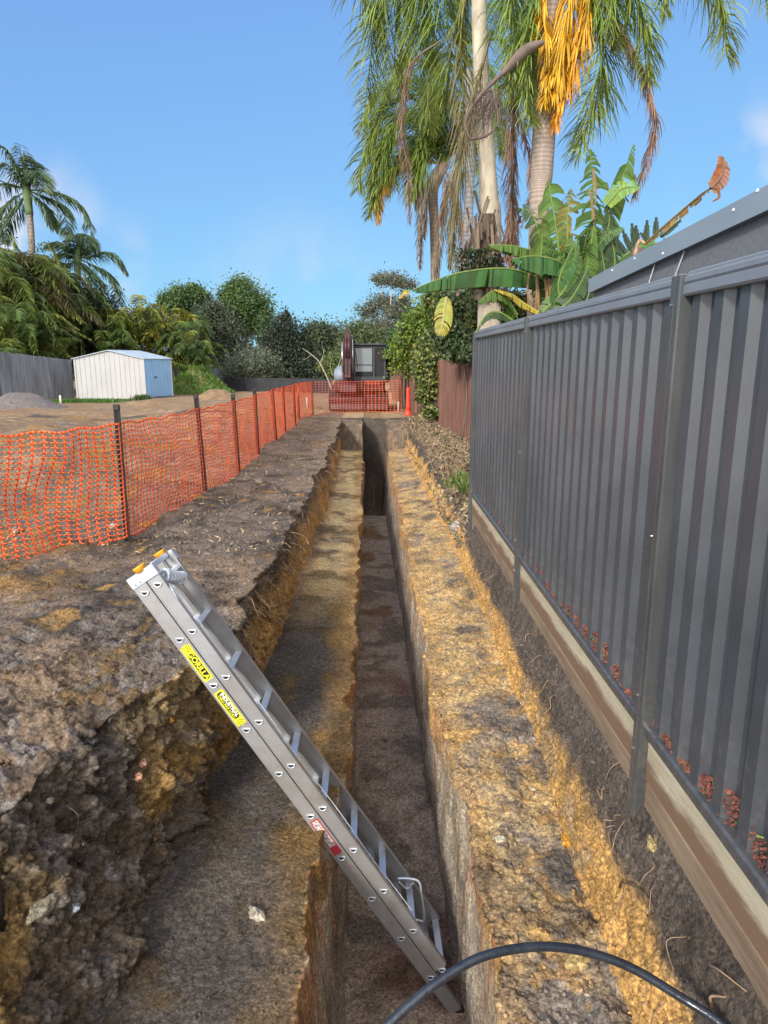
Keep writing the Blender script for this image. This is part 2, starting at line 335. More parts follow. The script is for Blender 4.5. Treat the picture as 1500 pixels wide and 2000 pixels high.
# ------------------------------------------------------------------ ground with the stepped trench
KEY = {  # Y: A  B  C  D  E  F  G  H  I   as (x, z)
 .6:  ((-1.75,-.12),(-1.10,-.78),(-.32,-.80),(-.14,-1.97),(.54,-1.97),(.50,-.80),(1.00,-.80),(1.07,-.44),(1.175,-.17)),
 2.2: ((-1.62,-.10),(-1.05,-.80),(-.32,-.80),(-.15,-1.96),(.54,-1.96),(.50,-.80),(1.00,-.80),(1.07,-.42),(1.175,-.17)),
 3.0: ((-1.42,-.04),(-1.02,-.80),(-.32,-.80),(-.16,-1.95),(.53,-1.95),(.51,-.80),(1.00,-.80),(1.08,-.40),(1.175,-.16)),
 3.35:((-1.18,.02),(-1.00,-.80),(-.27,-.80),(-.17,-1.95),(.52,-1.95),(.50,-.80),(1.02,-.78),(1.09,-.38),(1.175,-.16)),
 3.75:((-1.04,.04),(-.97,-.78),(-.20,-.80),(-.18,-1.95),(.50,-1.95),(.48,-.80),(1.05,-.75),(1.10,-.36),(1.175,-.15)),
 4.3: ((-.90,.0),(-.88,-.74),(-.18,-.79),(-.18,-1.95),(.48,-1.95),(.46,-.80),(1.06,-.72),(1.11,-.34),(1.175,-.14)),
 5.5: ((-.87,0),(-.84,-.72),(-.17,-.78),(-.19,-1.95),(.46,-1.95),(.47,-.80),(1.06,-.70),(1.11,-.35),(1.175,-.15)),
 7.7: ((-.86,0),(-.82,-.72),(-.17,-.78),(-.21,-1.95),(.42,-1.95),(.48,-.80),(1.05,-.68),(1.12,-.32),(1.175,-.14)),
 8.3: ((-.86,0),(-.81,-.72),(-.18,-.78),(-.22,-1.95),(.42,-1.95),(.48,-.80),(1.04,-.68),(1.20,-.30),(1.45,-.10)),
 11.3:((-.84,0),(-.80,-.74),(-.20,-.79),(-.23,-1.95),(.38,-1.95),(.47,-.80),(1.02,-.70),(1.20,-.25),(1.60,-.02)),
 15.: ((-.84,0),(-.86,-.76),(-.24,-.79),(-.25,-1.95),(.31,-1.95),(.45,-.80),(.95,-.72),(1.12,-.22),(1.50,0)),
 16.2:((-.84,0),(-.88,-.76),(-.25,-.79),(-.26,-1.95),(.29,-1.95),(.44,-.80),(.93,-.72),(1.10,-.22),(1.45,0)),
 16.35:((-.84,0),(-.88,-.76),(-.25,-.79),(-.26,-2.7),(.29,-2.7),(.44,-.80),(.93,-.72),(1.10,-.22),(1.45,0)),
 19.4:((-.90,0),(-.92,-.76),(-.29,-.79),(-.29,-2.7),(.27,-2.7),(.43,-.80),(.88,-.72),(1.02,-.20),(1.30,0)),
 19.7:((-.90,0),(-.92,-.04),(-.29,-.10),(-.29,-2.7),(.27,-2.7),(.43,-.30),(.86,-.20),(1.00,-.08),(1.25,0)),
 20.5:((-.90,0),(-.90,-.02),(-.29,-.04),(-.29,-2.7),(.27,-2.7),(.40,-.04),(.86,-.03),(1.00,0),(1.25,0)),
 20.62:((-.90,0),(-.90,0),(-.29,0),(-.29,0),(.27,0),(.40,0),(.86,0),(1.00,0),(1.25,0)),
 400.:((-.90,0),(-.90,0),(-.29,0),(-.29,0),(.27,0),(.40,0),(.86,0),(1.00,0),(1.25,0)),
}
KY = np.array(sorted(KEY)); KP = np.array([KEY[k] for k in sorted(KEY)])     # (n, 9, 2)
def ctrl(Y):
    out = np.zeros((len(Y), 9, 2))
    for c in range(9):
        for a in range(2): out[:, c, a] = np.interp(Y, KY, KP[:, c, a])
    return out
def gz(x, y):
    """the level of the undug ground"""
    x = np.asarray(x, float); y = np.asarray(y, float)
    p = np.stack([x, y, 0*x], -1)
    far = sst(-1.2, -3.2, x)*sst(30, 20, y)
    z = (fbm(p, 1.6, 3, 3.1)-.5)*.10*sst(.6, 0, np.abs(x+20)*0) *np.where(x < -.85, 1, .3)
    z = z+far*((fbm(p, 2.3, 4, 9.2)-.5)*.85+(fbm(p, .55, 4, 19.2, .6)-.5)*.26)
    z = z+.30*np.exp(-((x+6.5)/3.5)**2-((y-12.5)/2.2)**2)-.42*np.exp(-((x+4.6)/1.3)**2-((y-8.8)/2.0)**2)
    z = z+.25*np.exp(-((x+5.0)/2.2)**2-((y-22)/3)**2)+.14*np.exp(-((x-1.9)/.45)**2-((y-10.5)/2.5)**2)
    z = np.where((x > 1.2) & (y < 8.05), .12, z)
    return z
def make_ground():
    ys = [-4, -2.5, -1.2, -.3, .3, .7, .95]
    y = 1.1
    while y < 24.5: ys.append(y); y += max(.0072, .0034*y)
    while y < 600: ys.append(y); y += .05*y
    Y = np.array(ys); C9 = ctrl(Y); R = len(Y)
    offL = [0.]; d = .009
    while offL[-1] < 300: offL.append(offL[-1]+d); d = max(.009, min(.009+.012*max(0, offL[-1]-.9), 1e9)) if offL[-1] < 6 else offL[-1]*.06
    offL = np.array(offL[1:])[::-1]
    offR = [0.]; d = .02
    while offR[-1] < 300: offR.append(offR[-1]+d); d = .02 if offR[-1] < 1.2 else offR[-1]*.08
    offR = np.array(offR[1:])
    A = C9[:, 0, :]
    xl = A[:, :1]-offL[None, :]; YY = np.repeat(Y[:, None], xl.shape[1], 1)
    bl = sst(0, .5, offL)[None, :]
    zl = gz(xl, YY)*bl + A[:, 1:]*np.exp(-offL[None, :]/.7)
    # the near left corner is a rough slope of pushed-up dirt
    segs_x = [xl]; segs_z = [zl]; segid = [np.zeros(xl.shape[1])]
    nseg = [75, 62, 95, 62, 95, 58, 42, 30]
    for k in range(8):
        n = nseg[k]; t = np.arange(n)/n
        a = C9[:, k, :]; b = C9[:, k+1, :]
        segs_x.append(a[:, :1]+(b[:, :1]-a[:, :1])*t[None, :])
        tz = t
        if k == 0: tz = t**1.15
        segs_z.append(a[:, 1:]+(b[:, 1:]-a[:, 1:])*tz[None, :]); segid.append(np.full(n, k+1.)+t)
    I = C9[:, 8, :]
    xr = I[:, :1]+offR[None, :]; YR = np.repeat(Y[:, None], xr.shape[1], 1)
    zt = gz(xr, YR)
    br = sst(0, .12, offR)[None, :]*np.where(YR < 8.05, 1, 0)+sst(0, .6, offR)[None, :]*np.where(YR < 8.05, 0, 1)
    zr = I[:, 1:]*(1-br)+zt*br
    segs_x.append(xr); segs_z.append(zr); segid.append(np.full(xr.shape[1], 9.5))
    X = np.concatenate(segs_x, 1); Z = np.concatenate(segs_z, 1); sid = np.concatenate(segid)
    Yg = np.repeat(Y[:, None], X.shape[1], 1)
    Pn = np.stack([X, Yg, Z], -1).astype(np.float32); C = X.shape[1]
    S = np.repeat(sid[None, :], R, 0)
    # wander the edges of the banks and the slot a little
    wob = (fbm(np.stack([Yg*0, Yg, Yg*0+.5], -1).astype(np.float32), (1, .9, 1), 3, 4.4)-.5)
    wob2 = (fbm(np.stack([Yg*0+5, Yg, Yg*0+.5], -1).astype(np.float32), (1, .38, 1), 2, 8.4)-.5)
    inA = np.exp(-((S-1)/.8)**2)*(S < 3)+np.where(S < 1, np.exp(-np.abs(X-A[:, :1])/.8), 0)*(S < 1)
    near = sst(24, 19, Yg)
    Pn[..., 0] += (inA*(wob*.30+wob2*.22)*near).astype(np.float32)
    lip = np.exp(-((S-3)/.35)**2)+np.exp(-((S-6)/.35)**2)
    Pn[..., 0] += (lip*(wob2*.15+(fbm(np.stack([Yg*0+9, Yg, S], -1).astype(np.float32), (1, .12, 1), 2, 2.4)-.5)*.07*np.minimum(1, 6/np.maximum(Yg, 1)))*near).astype(np.float32)
    bk = np.exp(-((S-7.3)/.7)**2)
    Pn[..., 0] += (bk*(wob*.10+wob2*.07)*near).astype(np.float32)
    # normals of the smooth shape
    du = np.gradient(Pn, axis=1); dv = np.gradient(Pn, axis=0); N = nrm(np.cross(du, dv)).astype(np.float32)
    zsm = Pn[..., 2].copy()
    q = Pn
    lump = fbm(q, .42, 3, 1.7)-.5; med = fbm(q, .12, 3, 5.5)-.5; fine = fbm(q, .035, 3, 8.8, .65)-.5
    rid = 1-np.abs(fbm(q, .055, 3, 31.1, .6)-.5)*4; rid = np.clip(rid, -.6, 1)
    bil = np.abs(fbm(q, .16, 3, 2.2)-.5)*2
    fine = fine*np.minimum(1, 5/np.maximum(Yg, 1)); rid = rid*np.minimum(1, 5/np.maximum(Yg, 1)); med = med*np.minimum(1, 10/np.maximum(Yg, 1))
    strk = fbm(q, (.55, .07, .4), 3, 6.1)-.5        # scraped by the bucket, along X
    wallst = fbm(q, (.4, .05, .45), 3, 3.3)-.5      # scratches down the slot walls
    grd = (S < 1)*1.; bankL = sst(.9, 1.05, S)*(S < 2); benchL = ((S >= 2) & (S < 3))*1.
    wall = (((S >= 3) & (S < 4)) | ((S >= 5) & (S < 6)))*1.; floor = ((S >= 4) & (S < 5))*1.
    benchR = ((S >= 6) & (S < 7))*1.; bankR = ((S >= 7) & (S < 9))*1.; outer = (S >= 9)*1.
    nl = sst(5.2, 3.2, Yg)*sst(-.75, -1.0, Pn[..., 0])            # the rough corner by the camera
    disp = grd*(lump*.05+strk*.05+med*.022+fine*.022+rid*.005)+bankL*(lump*.12+med*.075+fine*.05-bil*.05+rid*.012)
    disp += benchL*(lump*.03+med*.022+fine*.018+rid*.004)+wall*(wallst*.05+lump*.06+fine*.007)+floor*(lump*.03+med*.025+fine*.018)
    disp += benchR*(lump*.07+med*.06+fine*.045+rid*.010)+bankR*(lump*.06+med*.06+fine*.055+rid*.012)+outer*(med*.03+fine*.02+lump*.04)*sst(60, 20, Yg)
    diag = fbm(np.stack([q[..., 0]*.8+q[..., 1]*.6, -q[..., 0]*.6+q[..., 1]*.8, q[..., 2]], -1), (.9, .22, .5), 4, 7.7)-.5
    disp += nl*(grd+bankL)*(diag*.26+med*.08-bil*.07+fine*.06+rid*.012)
    disp = np.where((S >= 8) & (Yg < 8.05), disp*.35, disp)
    disp = np.where((S > 8.9) & (Yg < 8.05) & (Pn[..., 0] < 1.6), 0, disp)
    Pn = Pn+N*disp[..., None].astype(np.float32)
    Z = Pn[..., 2]
    # ---------------- colours of the layers
    def c3(*a): return np.array(a, np.float32)
    top = c3(.125, .100, .080); topd = c3(.068, .057, .049); dry = c3(.30, .20, .115); yel = c3(.42, .295, .14); org = c3(.45, .265, .09)
    pale = c3(.42, .36, .27); grey = c3(.17, .15, .135); red = c3(.22, .10, .065); flo = c3(.40, .31, .23); olive = c3(.20, .14, .06)
    n_a = fbm(q, .75, 4, 12.3); n_b = fbm(q, .30, 4, 15.1); n_c = fbm(q, .09, 4, 18.8); n_d = fbm(q, (1.2, .5, .3), 3, 21.)
    def mixc(a, b, t): t = np.clip(t, 0, 1)[..., None].astype(np.float32); return a*(1-t)+b*t
    cg = mixc(top, topd, sst(.48, .62, n_b)); cg = mixc(cg, dry, sst(.52, .68, n_a)*.4+sst(5, 13, Yg)*.35)
    cg = mixc(cg, grey, sst(.55, .7, n_c)*.6)
    cg = mixc(cg, org*.85, sst(.62, .70, n_b+.12*sst(4.2, 3.4, Yg)*sst(2.9, 3.4, Yg)-.06*sst(4.5, 6, Yg))*.9)
    cg = mixc(cg, topd*1.3, sst(.54, .64, n_c)*sst(-2, -3, X)*.8); cg = mixc(cg, org*.75, sst(.52, .64, n_b)*sst(-2, -3, X)*.7); cg = mixc(cg, dry*1.05, sst(14, 26, Yg)*.55); cg = mixc(cg, yel*.9, sst(20.3, 21.5, Yg)*sst(.45, .55, n_b)*.7*sst(-4, -1, X))
    cg = mixc(cg, topd*1.3, nl*sst(.46, .56, n_b)*.6); cg = mixc(cg, grey*1.25, nl*sst(.54, .64, n_c)*.8)
    cl = mixc(top*.85, org*.85, sst(-.12, -.42, zsm+(n_b-.5)*.55)); cl = mixc(cl, olive, sst(.5, .62, n_c)*.45+nl*.5)
    cl = mixc(cl, topd*1.35, nl*sst(.47, .56, n_a)*.85); cl = mixc(cl, grey*1.2, nl*sst(.55, .66, n_c)*.6); cl = mixc(cl, yel*.9, sst(3.25, 3.5, Yg)*sst(4.1, 3.8, Yg)*sst(-.4, -.1, zsm)*sst(.4, .5, n_c))
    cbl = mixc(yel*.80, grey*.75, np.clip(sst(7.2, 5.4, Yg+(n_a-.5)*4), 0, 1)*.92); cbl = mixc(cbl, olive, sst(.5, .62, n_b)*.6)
    cbl = mixc(cbl, pale*1.05, sst(.50, .62, n_c)*.7*sst(7, 9, Yg)); cbl = mixc(cbl, yel*1.45, sst(6.5, 8.5, Yg)*sst(.62, .45, n_b)*.85); cbl = mixc(cbl, cbl*.62, sst(7.5, 5.5, Yg)*.9); cbl = mixc(cbl, org*.62, sst(.58, .68, n_b)*sst(7, 5, Yg)*.45); edge = sst(2.55, 2.95, S+(n_b-.5)*.8)  # near left bench darkened; far part painted brighter as if sunlit
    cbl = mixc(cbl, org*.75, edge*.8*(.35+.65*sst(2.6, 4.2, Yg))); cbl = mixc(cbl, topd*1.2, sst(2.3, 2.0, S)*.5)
    # walls: layered and streaked
    lay = zsm+(n_d-.5)*.9
    cw = mixc(org*.78, pale*.72, sst(-.85, -1.1, lay)); cw = mixc(cw, red*1.35, sst(.50, .62, fbm(q, (.5, .06, .8), 3, 33.))*.75)
    cw = mixc(cw, grey*1.5, sst(-1.2, -1.7, lay)*.6); cw = mixc(cw, pale*.9, sst(.6, .72, n_c)*.6); cw = mixc(cw, topd*1.2, sst(.6, .7, n_d)*.4)
    cf = mixc(flo, top*1.3, sst(.50, .64, n_b)*.4); cf = mixc(cf, red*1.1, sst(.55, .7, n_a)*.6); cf = mixc(cf, yel*.5, sst(.64, .75, n_c)*.6)
    cf = mixc(cf, org*.45, sst(.58, .66, n_a)*sst(8, 10, Yg)*.7); cf = mixc(cf, pale*.7, np.exp(-((Yg-16.1)/.25)**2)*.7); cf = mixc(cf, olive*.5, sst(16.2, 16.5, Yg)*.7)
    cbr = mixc(yel*.86, pale*.62, sst(.52, .66, n_b)*.55); cbr = mixc(cbr, grey*.95, sst(.53, .62, n_a+.07*np.exp(-((Yg-3.9)/1.1)**2))*.85)
    cbr = mixc(cbr, topd*1.2, sst(.58, .66, n_b)*.65); cbr = mixc(cbr, grey*.8, sst(.56, .66, fbm(q, .05, 3, 41.))*.6); cbr = mixc(cbr, org*.9, sst(.56, .66, n_c)*.6); cbr = mixc(cbr, org*.85, sst(6.35, 6.05, S)*.45); cbr = mixc(cbr, top, sst(.52, .64, fbm(q, .22, 3, 52.))*.5)
    ckr = mixc(org*1.05, top*.80, sst(-.53, -.40, zsm+(n_b-.5)*.26-(Yg > 8)*.05)); ckr = mixc(ckr, topd, sst(.52, .62, n_c)*sst(-.5, -.35, zsm)*.6)
    ckr = mixc(ckr, pale*.8, sst(.60, .68, n_b)*sst(-.4, -.6, zsm)*.45); ckr = mixc(ckr, dry*.9, sst(8, 9.5, Yg)*sst(-.3, -.1, zsm)*.8)
    co = mixc(dry*.8, topd*1.4, sst(.45, .6, n_b)*.8)
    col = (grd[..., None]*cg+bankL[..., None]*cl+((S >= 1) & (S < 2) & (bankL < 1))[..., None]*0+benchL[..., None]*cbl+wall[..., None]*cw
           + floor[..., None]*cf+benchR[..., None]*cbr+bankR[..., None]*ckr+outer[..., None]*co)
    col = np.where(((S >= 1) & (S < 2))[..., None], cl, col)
    pastend = (Yg > 20.58)[..., None]; col = np.where(pastend & (S < 9)[..., None], cg, col)
    ht = np.clip((fine*1.0+med*.8)*2.2+1, .55, 1.5)
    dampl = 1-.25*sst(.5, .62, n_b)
    col = col*(1+.35*benchR+(.55*benchL+.5*((S >= 1) & (S < 2)))*sst(5, 8.5, Yg)+.15*bankR+.30*wall)[..., None]  # far left bench and bank colours brightened to offset their shade
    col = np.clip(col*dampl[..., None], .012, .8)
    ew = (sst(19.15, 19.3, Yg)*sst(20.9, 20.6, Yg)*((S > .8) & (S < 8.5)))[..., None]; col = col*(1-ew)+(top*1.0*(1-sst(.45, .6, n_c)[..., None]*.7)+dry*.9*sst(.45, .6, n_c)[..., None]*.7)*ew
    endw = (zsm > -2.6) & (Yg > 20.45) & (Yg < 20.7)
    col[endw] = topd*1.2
    idx = np.arange(R*C).reshape(R, C)
    f = np.stack([idx[:-1, :-1], idx[:-1, 1:], idx[1:, 1:], idx[1:, :-1]], -1).reshape(-1, 4)
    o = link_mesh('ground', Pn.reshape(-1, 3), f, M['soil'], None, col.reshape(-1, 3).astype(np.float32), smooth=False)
    tag(o, kind='structure')
    return Pn, col, S, N
GP, GC, GS, GN = make_ground()

def near_pts(n, cond):
    idx = np.argwhere(cond); k = RNG.choice(len(idx), n, replace=len(idx) < n); return idx[k]
ICO_V = None
def ico():
    t = (1+sqrt(5))/2
    v = [(-1, t, 0), (1, t, 0), (-1, -t, 0), (1, -t, 0), (0, -1, t), (0, 1, t), (0, -1, -t), (0, 1, -t), (t, 0, -1), (t, 0, 1), (-t, 0, -1), (-t, 0, 1)]
    f = [(0, 11, 5), (0, 5, 1), (0, 1, 7), (0, 7, 10), (0, 10, 11), (1, 5, 9), (5, 11, 4), (11, 10, 2), (10, 7, 6), (7, 1, 8), (3, 9, 4), (3, 4, 2), (3, 2, 6), (3, 6, 8), (3, 8, 9), (4, 9, 5), (2, 4, 11), (6, 2, 10), (8, 6, 7), (9, 8, 1)]
    v = [tuple(a) for a in nrm(np.array(v, float))]
    cache = {}; v = list(v); f2 = []
    def mid(a, b):
        k = (min(a, b), max(a, b))
        if k not in cache: m = nrm((np.array(v[a])+np.array(v[b]))/2); cache[k] = len(v); v.append(tuple(m))
        return cache[k]
    for a, b, c in f:
        ab, bc, ca = mid(a, b), mid(b, c), mid(c, a); f2 += [(a, ab, ca), (b, bc, ab), (c, ca, bc), (ab, bc, ca)]
    return np.array(v), np.array(f2), np.array(f)
IV, IF2, IF1 = ico()
def subdiv(v, f):
    v = [tuple(a) for a in v]; cache = {}; out = []
    def mid(a, b):
        k = (min(a, b), max(a, b))
        if k not in cache: cache[k] = len(v); v.append(tuple(nrm((np.array(v[a])+np.array(v[b]))/2)))
        return cache[k]
    for a, b, c in f:
        ab, bc, ca = mid(a, b), mid(b, c), mid(c, a); out += [(a, ab, ca), (b, bc, ab), (c, ca, bc), (ab, bc, ca)]
    return np.array(v), np.array(out)
IV3, IF3 = subdiv(*subdiv(IV, IF2))
def rock_verts(c, r, seed, sq=(1, 1, .7), v=None):
    v = IV.copy() if v is None else v.copy(); off = seed*3.7
    d = .35+1.3*fbm((v*1.0+off).astype(np.float32), .7, 3)
    q = Matrix.Rotation(seed*1.3, 3, 'Z') @ Matrix.Rotation(seed*.7, 3, 'X')
    return (v*d[:, None]*np.array(sq))@np.array(q).T*r+np.array(c)
def scatter_clods():
    vs = []; fs = []; cs = []; base = 0
    x = GP[..., 0]; y = GP[..., 1]
    vis = (y > 1.2) & (y < 16)
    W = [((GS >= 6) & (GS < 7) & vis & (y < 9), 2600, (.004, .020)), ((GS >= 7) & (GS < 8.6) & vis & (y < 8), 1800, (.004, .018)),
         ((GS >= 1) & (GS < 2) & vis & (y < 7), 1800, (.005, .026)), ((GS >= 2) & (GS < 3) & vis & (y < 8), 1500, (.003, .012)),
         ((GS < 1) & vis & (x > -3) & (y < 6), 2600, (.004, .022)), ((GS < 1) & vis & (x > -3) & (y >= 5) & (y < 15), 900, (.008, .03)),
         ((GS >= 4) & (GS < 5) & vis & (y < 9), 1200, (.004, .016)), ((GS < 1) & (x < -2.2) & (x > -9) & (y > 5) & (y < 20), 700, (.01, .035)),
         ((GS >= 6) & (GS < 9) & (y >= 8) & (y < 20), 900, (.008, .03))]
    for cond, n, (r0, r1) in W:
        for (i, j) in near_pts(n, cond):
            r = r0+(r1-r0)*random.random()**4.0
            v = IV[:12]*RNG.uniform(.45, 1.25, (12, 1))*RNG.uniform(.55, 1.1, (1, 3))*r; qa = random.random()*6.28; v = v@np.array([[cos(qa), -sin(qa), 0], [sin(qa), cos(qa), 0], [0, 0, 1]])+GP[i, j]+GN[i, j]*r*.2
            vs.append(v); fs.append(IF1+base); base += len(v)
            k = random.uniform(.7, 1.3); cs.append(np.repeat((GC[i, j]*k)[None], len(v), 0))
    o = link_mesh('soil_clods', np.vstack(vs), np.vstack(fs), M['soil'], None, np.clip(np.vstack(cs), .01, .8), smooth=False)
    tag(o, 'loose crumbs and clods of soil lying over the ground and the trench steps', 'clods', kind='stuff')
scatter_clods()
def gpoint(u, v, z0):
    """the ground vertex nearest to the sight line through a pixel, starting from a guessed level"""
    d = nrm(ray(u, v)); p = GP.reshape(-1, 3)-CPOS; t = p@d
    dist = np.linalg.norm(p-t[:, None]*d, axis=1); dist = dist+(t < 1)*9+t*.002
    k = int(np.argmin(dist)); return GP.reshape(-1, 3)[k], GN.reshape(-1, 3)[k]
ROCKS = [(500, 1788, .045, (.42, .38, .31), 'pale grey lump of clay on the left trench step beside the ladder', (1.2, .8, .6)),
         (268, 1520, .028, (.50, .26, .17), 'pinkish orange stone, the lower of two on the left bank below the ladder head', (1, .9, .8)),
         (275, 1490, .024, (.50, .28, .20), 'pinkish orange stone, the upper of two on the left bank below the ladder head', (1, .9, .8)),
         (333, 1405, .018, (.55, .24, .04), 'small orange clay lump on the left bank under the yellow ladder sticker', (1, .9, .7)),
         (147, 1768, .024, (.34, .38, .43), 'bluish white stone at the lower left of the dirt bank', (1.2, .8, .6)),
         (85, 1775, .045, (.26, .24, .17), 'long flat tan clod at the lower left edge of the dirt bank', (1.9, .7, .45)),
         (975, 1640, .026, (.55, .50, .38), 'cream stone on the right trench step below the second fence post', (1.5, .8, .6)),
         (1035, 1540, .024, (.44, .37, .26), 'flat tan stone on the right trench step, the upper one', (1.7, .7, .35)),
         (1275, 1650, .040, (.42, .33, .15), 'yellowish clay lump in the dark soil under the nearest fence post', (1.3, .9, .6)),
         (1128, 1880, .048, (.46, .34, .15), 'large yellow clay clod on the right step just below the black pipe', (1.2, 1, .7)),
         (893, 1030, .10, (.42, .40, .38), 'white lump of clay on the right bank near the far end of the steel fence', (.9, .8, .7)),
         (1105, 1645, .040, (.55, .27, .04), 'bright orange clay lump between black soil on the right step', (1.2, .8, .6)),
         (508, 942, .07, (.30, .24, .19), 'brown stone on the ground just right of the third orange fence picket', (1.2, .9, .6)),
         (175, 1450, .030, (.10, .10, .10), 'dark grey clod on the rough left ground', (1.2, .9, .7)),
         (30, 1040, .07, (.34, .26, .2), 'rounded tan cobble behind the orange mesh at the left edge', (1.1, .9, .8)),
         (222, 1030, .06, (.40, .30, .24), 'rounded pinkish cobble behind the orange mesh by the nearest picket', (1.1, .9, .8))]
for i, (u, v, r, c, lab, sq) in enumerate(ROCKS):
    p, n = gpoint(u, v, 0)
    vv = rock_verts(p+n*r*.2, r*.85, i*1.7+2, sq, IV3)
    o = link_mesh('stone' if 'stone' in lab or 'cobble' in lab else 'clay_lump', vv-p, IF3, M['soil'], None, np.repeat(np.array([c]), len(vv), 0))
    o.location = p; tag(o, lab, 'stone' if 'stone' in lab or 'cobble' in lab else 'clay lump')

# roots hanging out of the cut banks
def root(pix, r, lab, m='root', lift=.03, grp=None):
    pts = []
    for i, (u, v) in enumerate(pix):
        p, n = gpoint(u, v, 0); pts.append(p+n*(lift if 0 < i < len(pix)-1 else -.005)+V(0, -.01, .0))
    pts = spline(pts, 8*(len(pix)-1)); rr = np.linspace(r, r*.35, len(pts))
    c = pts[0].copy(); o = MB().tube(pts-c, rr, 6).build('tree_root', M[m], None, True); o.location = c
    tag(o, lab, 'root', grp)
root([(505, 1165), (520, 1185), (545, 1178), (568, 1165), (575, 1140), (568, 1100)], .010, 'thick curved pale root looping out of the left bank right of the ladder head')
root([(512, 1190), (540, 1215), (572, 1200), (582, 1190)], .006, 'thin pale root under the thick looping root on the left bank')
root([(560, 1000), (600, 985), (625, 990)], .006, 'straight pale root across the top of the left bank')
root([(545, 1050), (570, 1080), (575, 1130)], .005, 'thin root hanging down the left bank above the looping root')
root([(600, 905), (640, 912), (660, 915)], .008, 'pale root poking from the left bank at the far yellow cut')
root([(595, 945), (620, 950), (640, 975)], .007, 'curved root below the far pale root on the left bank')
root([(620, 895), (590, 900), (560, 898)], .012, 'grey root lying on the edge of the left ground')
root([(880, 950), (878, 935), (892, 922), (902, 920)], .014, 'tan looping root on the right bank beside the end of the steel fence')
root([(835, 880), (845, 905), (850, 925)], .012, 'short brown root stub on the right bank in leaf litter')
root([(1205, 1730), (1230, 1722), (1262, 1740), (1282, 1775)], .006, 'dark bent root on the right bank under the nearest fence post', 'root_dark')
root([(1185, 1620), (1205, 1660), (1215, 1630), (1222, 1590)], .003, 'thin pale root loop hanging over the dark soil of the right bank')
root([(1180, 1520), (1205, 1500), (1215, 1480)], .003, 'thin straw-coloured root on the right bank above the yellow seam')
root([(1245, 1725), (1270, 1712), (1290, 1690), (1250, 1665)], .003, 'thin pale root around the yellowish clay lump')
root([(1380, 1880), (1420, 1895), (1455, 1935)], .004, 'brown twig root in the dark soil at the lower right')
root([(1310, 1890), (1315, 1840), (1340, 1825)], .003, 'thin brown root standing on the right bank above the black pipe')
root([(1385, 1960), (1400, 1945), (1412, 1940)], .007, 'short pale root stub right of the black pipe')
root([(130, 1570), (145, 1590), (155, 1615)], .003, 'thin pale twig on the rough left ground')
root([(725, 825), (745, 818), (770, 822)], .014, 'pale root arching over the far end wall of the trench')
root([(815, 830), (825, 815), (838, 800), (845, 790)], .012, 'bent brown stem rising from the litter before the paling fence', 'root_dark')
pk = gpoint(6, 1775, 0)[0]; o = MB().tube([(0, 0, -.1), (0, 0, .10), (.004, 0, .14)], (.014, .014, .010), 8).build('steel_stake', M['picket'], None, True); o.location = pk
tag(o, 'dark grey stake end poking up at the left edge of the near dirt bank', 'stake')
def hair_roots():
    mb = MB()
    sel = near_pts(260, (GS >= 1) & (GS < 1.7) & (GP[..., 1] > 4) & (GP[..., 1] < 14))
    sel = list(sel)+list(near_pts(45, (GS >= 7.4) & (GS < 8.6) & (GP[..., 1] > 2) & (GP[..., 1] < 8)))
    for i, j in sel:
        p = GP[i, j]; n = GN[i, j]; L = random.uniform(.05, .2)*min(1.3, .3+p[1]*.1); r = random.uniform(.0012, .0028)*(1+p[1]*.08)
        d = nrm(n*random.uniform(.2, 1)+V(random.uniform(-.6, .6), random.uniform(-1, 1), random.uniform(-1.2, .2)))
        pts = [p-n*.01, p+d*L*.4+V(0, 0, -.01), p+d*L*.75+V(random.uniform(-.03, .03), random.uniform(-.04, .04), -.05), p+d*L+V(0, 0, -.12*L/.2)]
        mb.tube(spline(pts, 7), r, 4, False)
    tag(mb.build('fine_roots', M['root'], None, True), 'fine hair roots fringing the cut banks of the trench', 'roots', kind='stuff')
hair_roots()

# ------------------------------------------------------------------ leaves, fronds
def leaves(c, size, col, name=None, aspect=.5, jit=.25, droop=0.):
    """leaf-shaped rhombs at the centres c; returns verts, quads, colours"""
    n = len(c); a = nrm(RNG.normal(size=(n, 3))); a[:, 2] -= droop; a = nrm(a); b = nrm(np.cross(a, RNG.normal(size=(n, 3))))
    s = (size*RNG.uniform(.6, 1.4, n))[:, None]
    v = np.stack([c-a*s*.5, c+b*s*aspect*.5, c+a*s*.5, c-b*s*aspect*.5], 1).reshape(-1, 3)
    f = np.arange(4*n).reshape(n, 4)
    k = RNG.uniform(1-jit, 1+jit, (n, 1))*np.asarray(col, float)
    return v, f, np.repeat(np.clip(k, 0, 1), 4, 0)
def cat(parts):
    vs, fs, cs = [], [], []; b = 0
    for v, f, c in parts: vs.append(v); fs.append(f+b); cs.append(c); b += len(v)
    return np.vstack(vs), np.vstack(fs), np.vstack(cs)
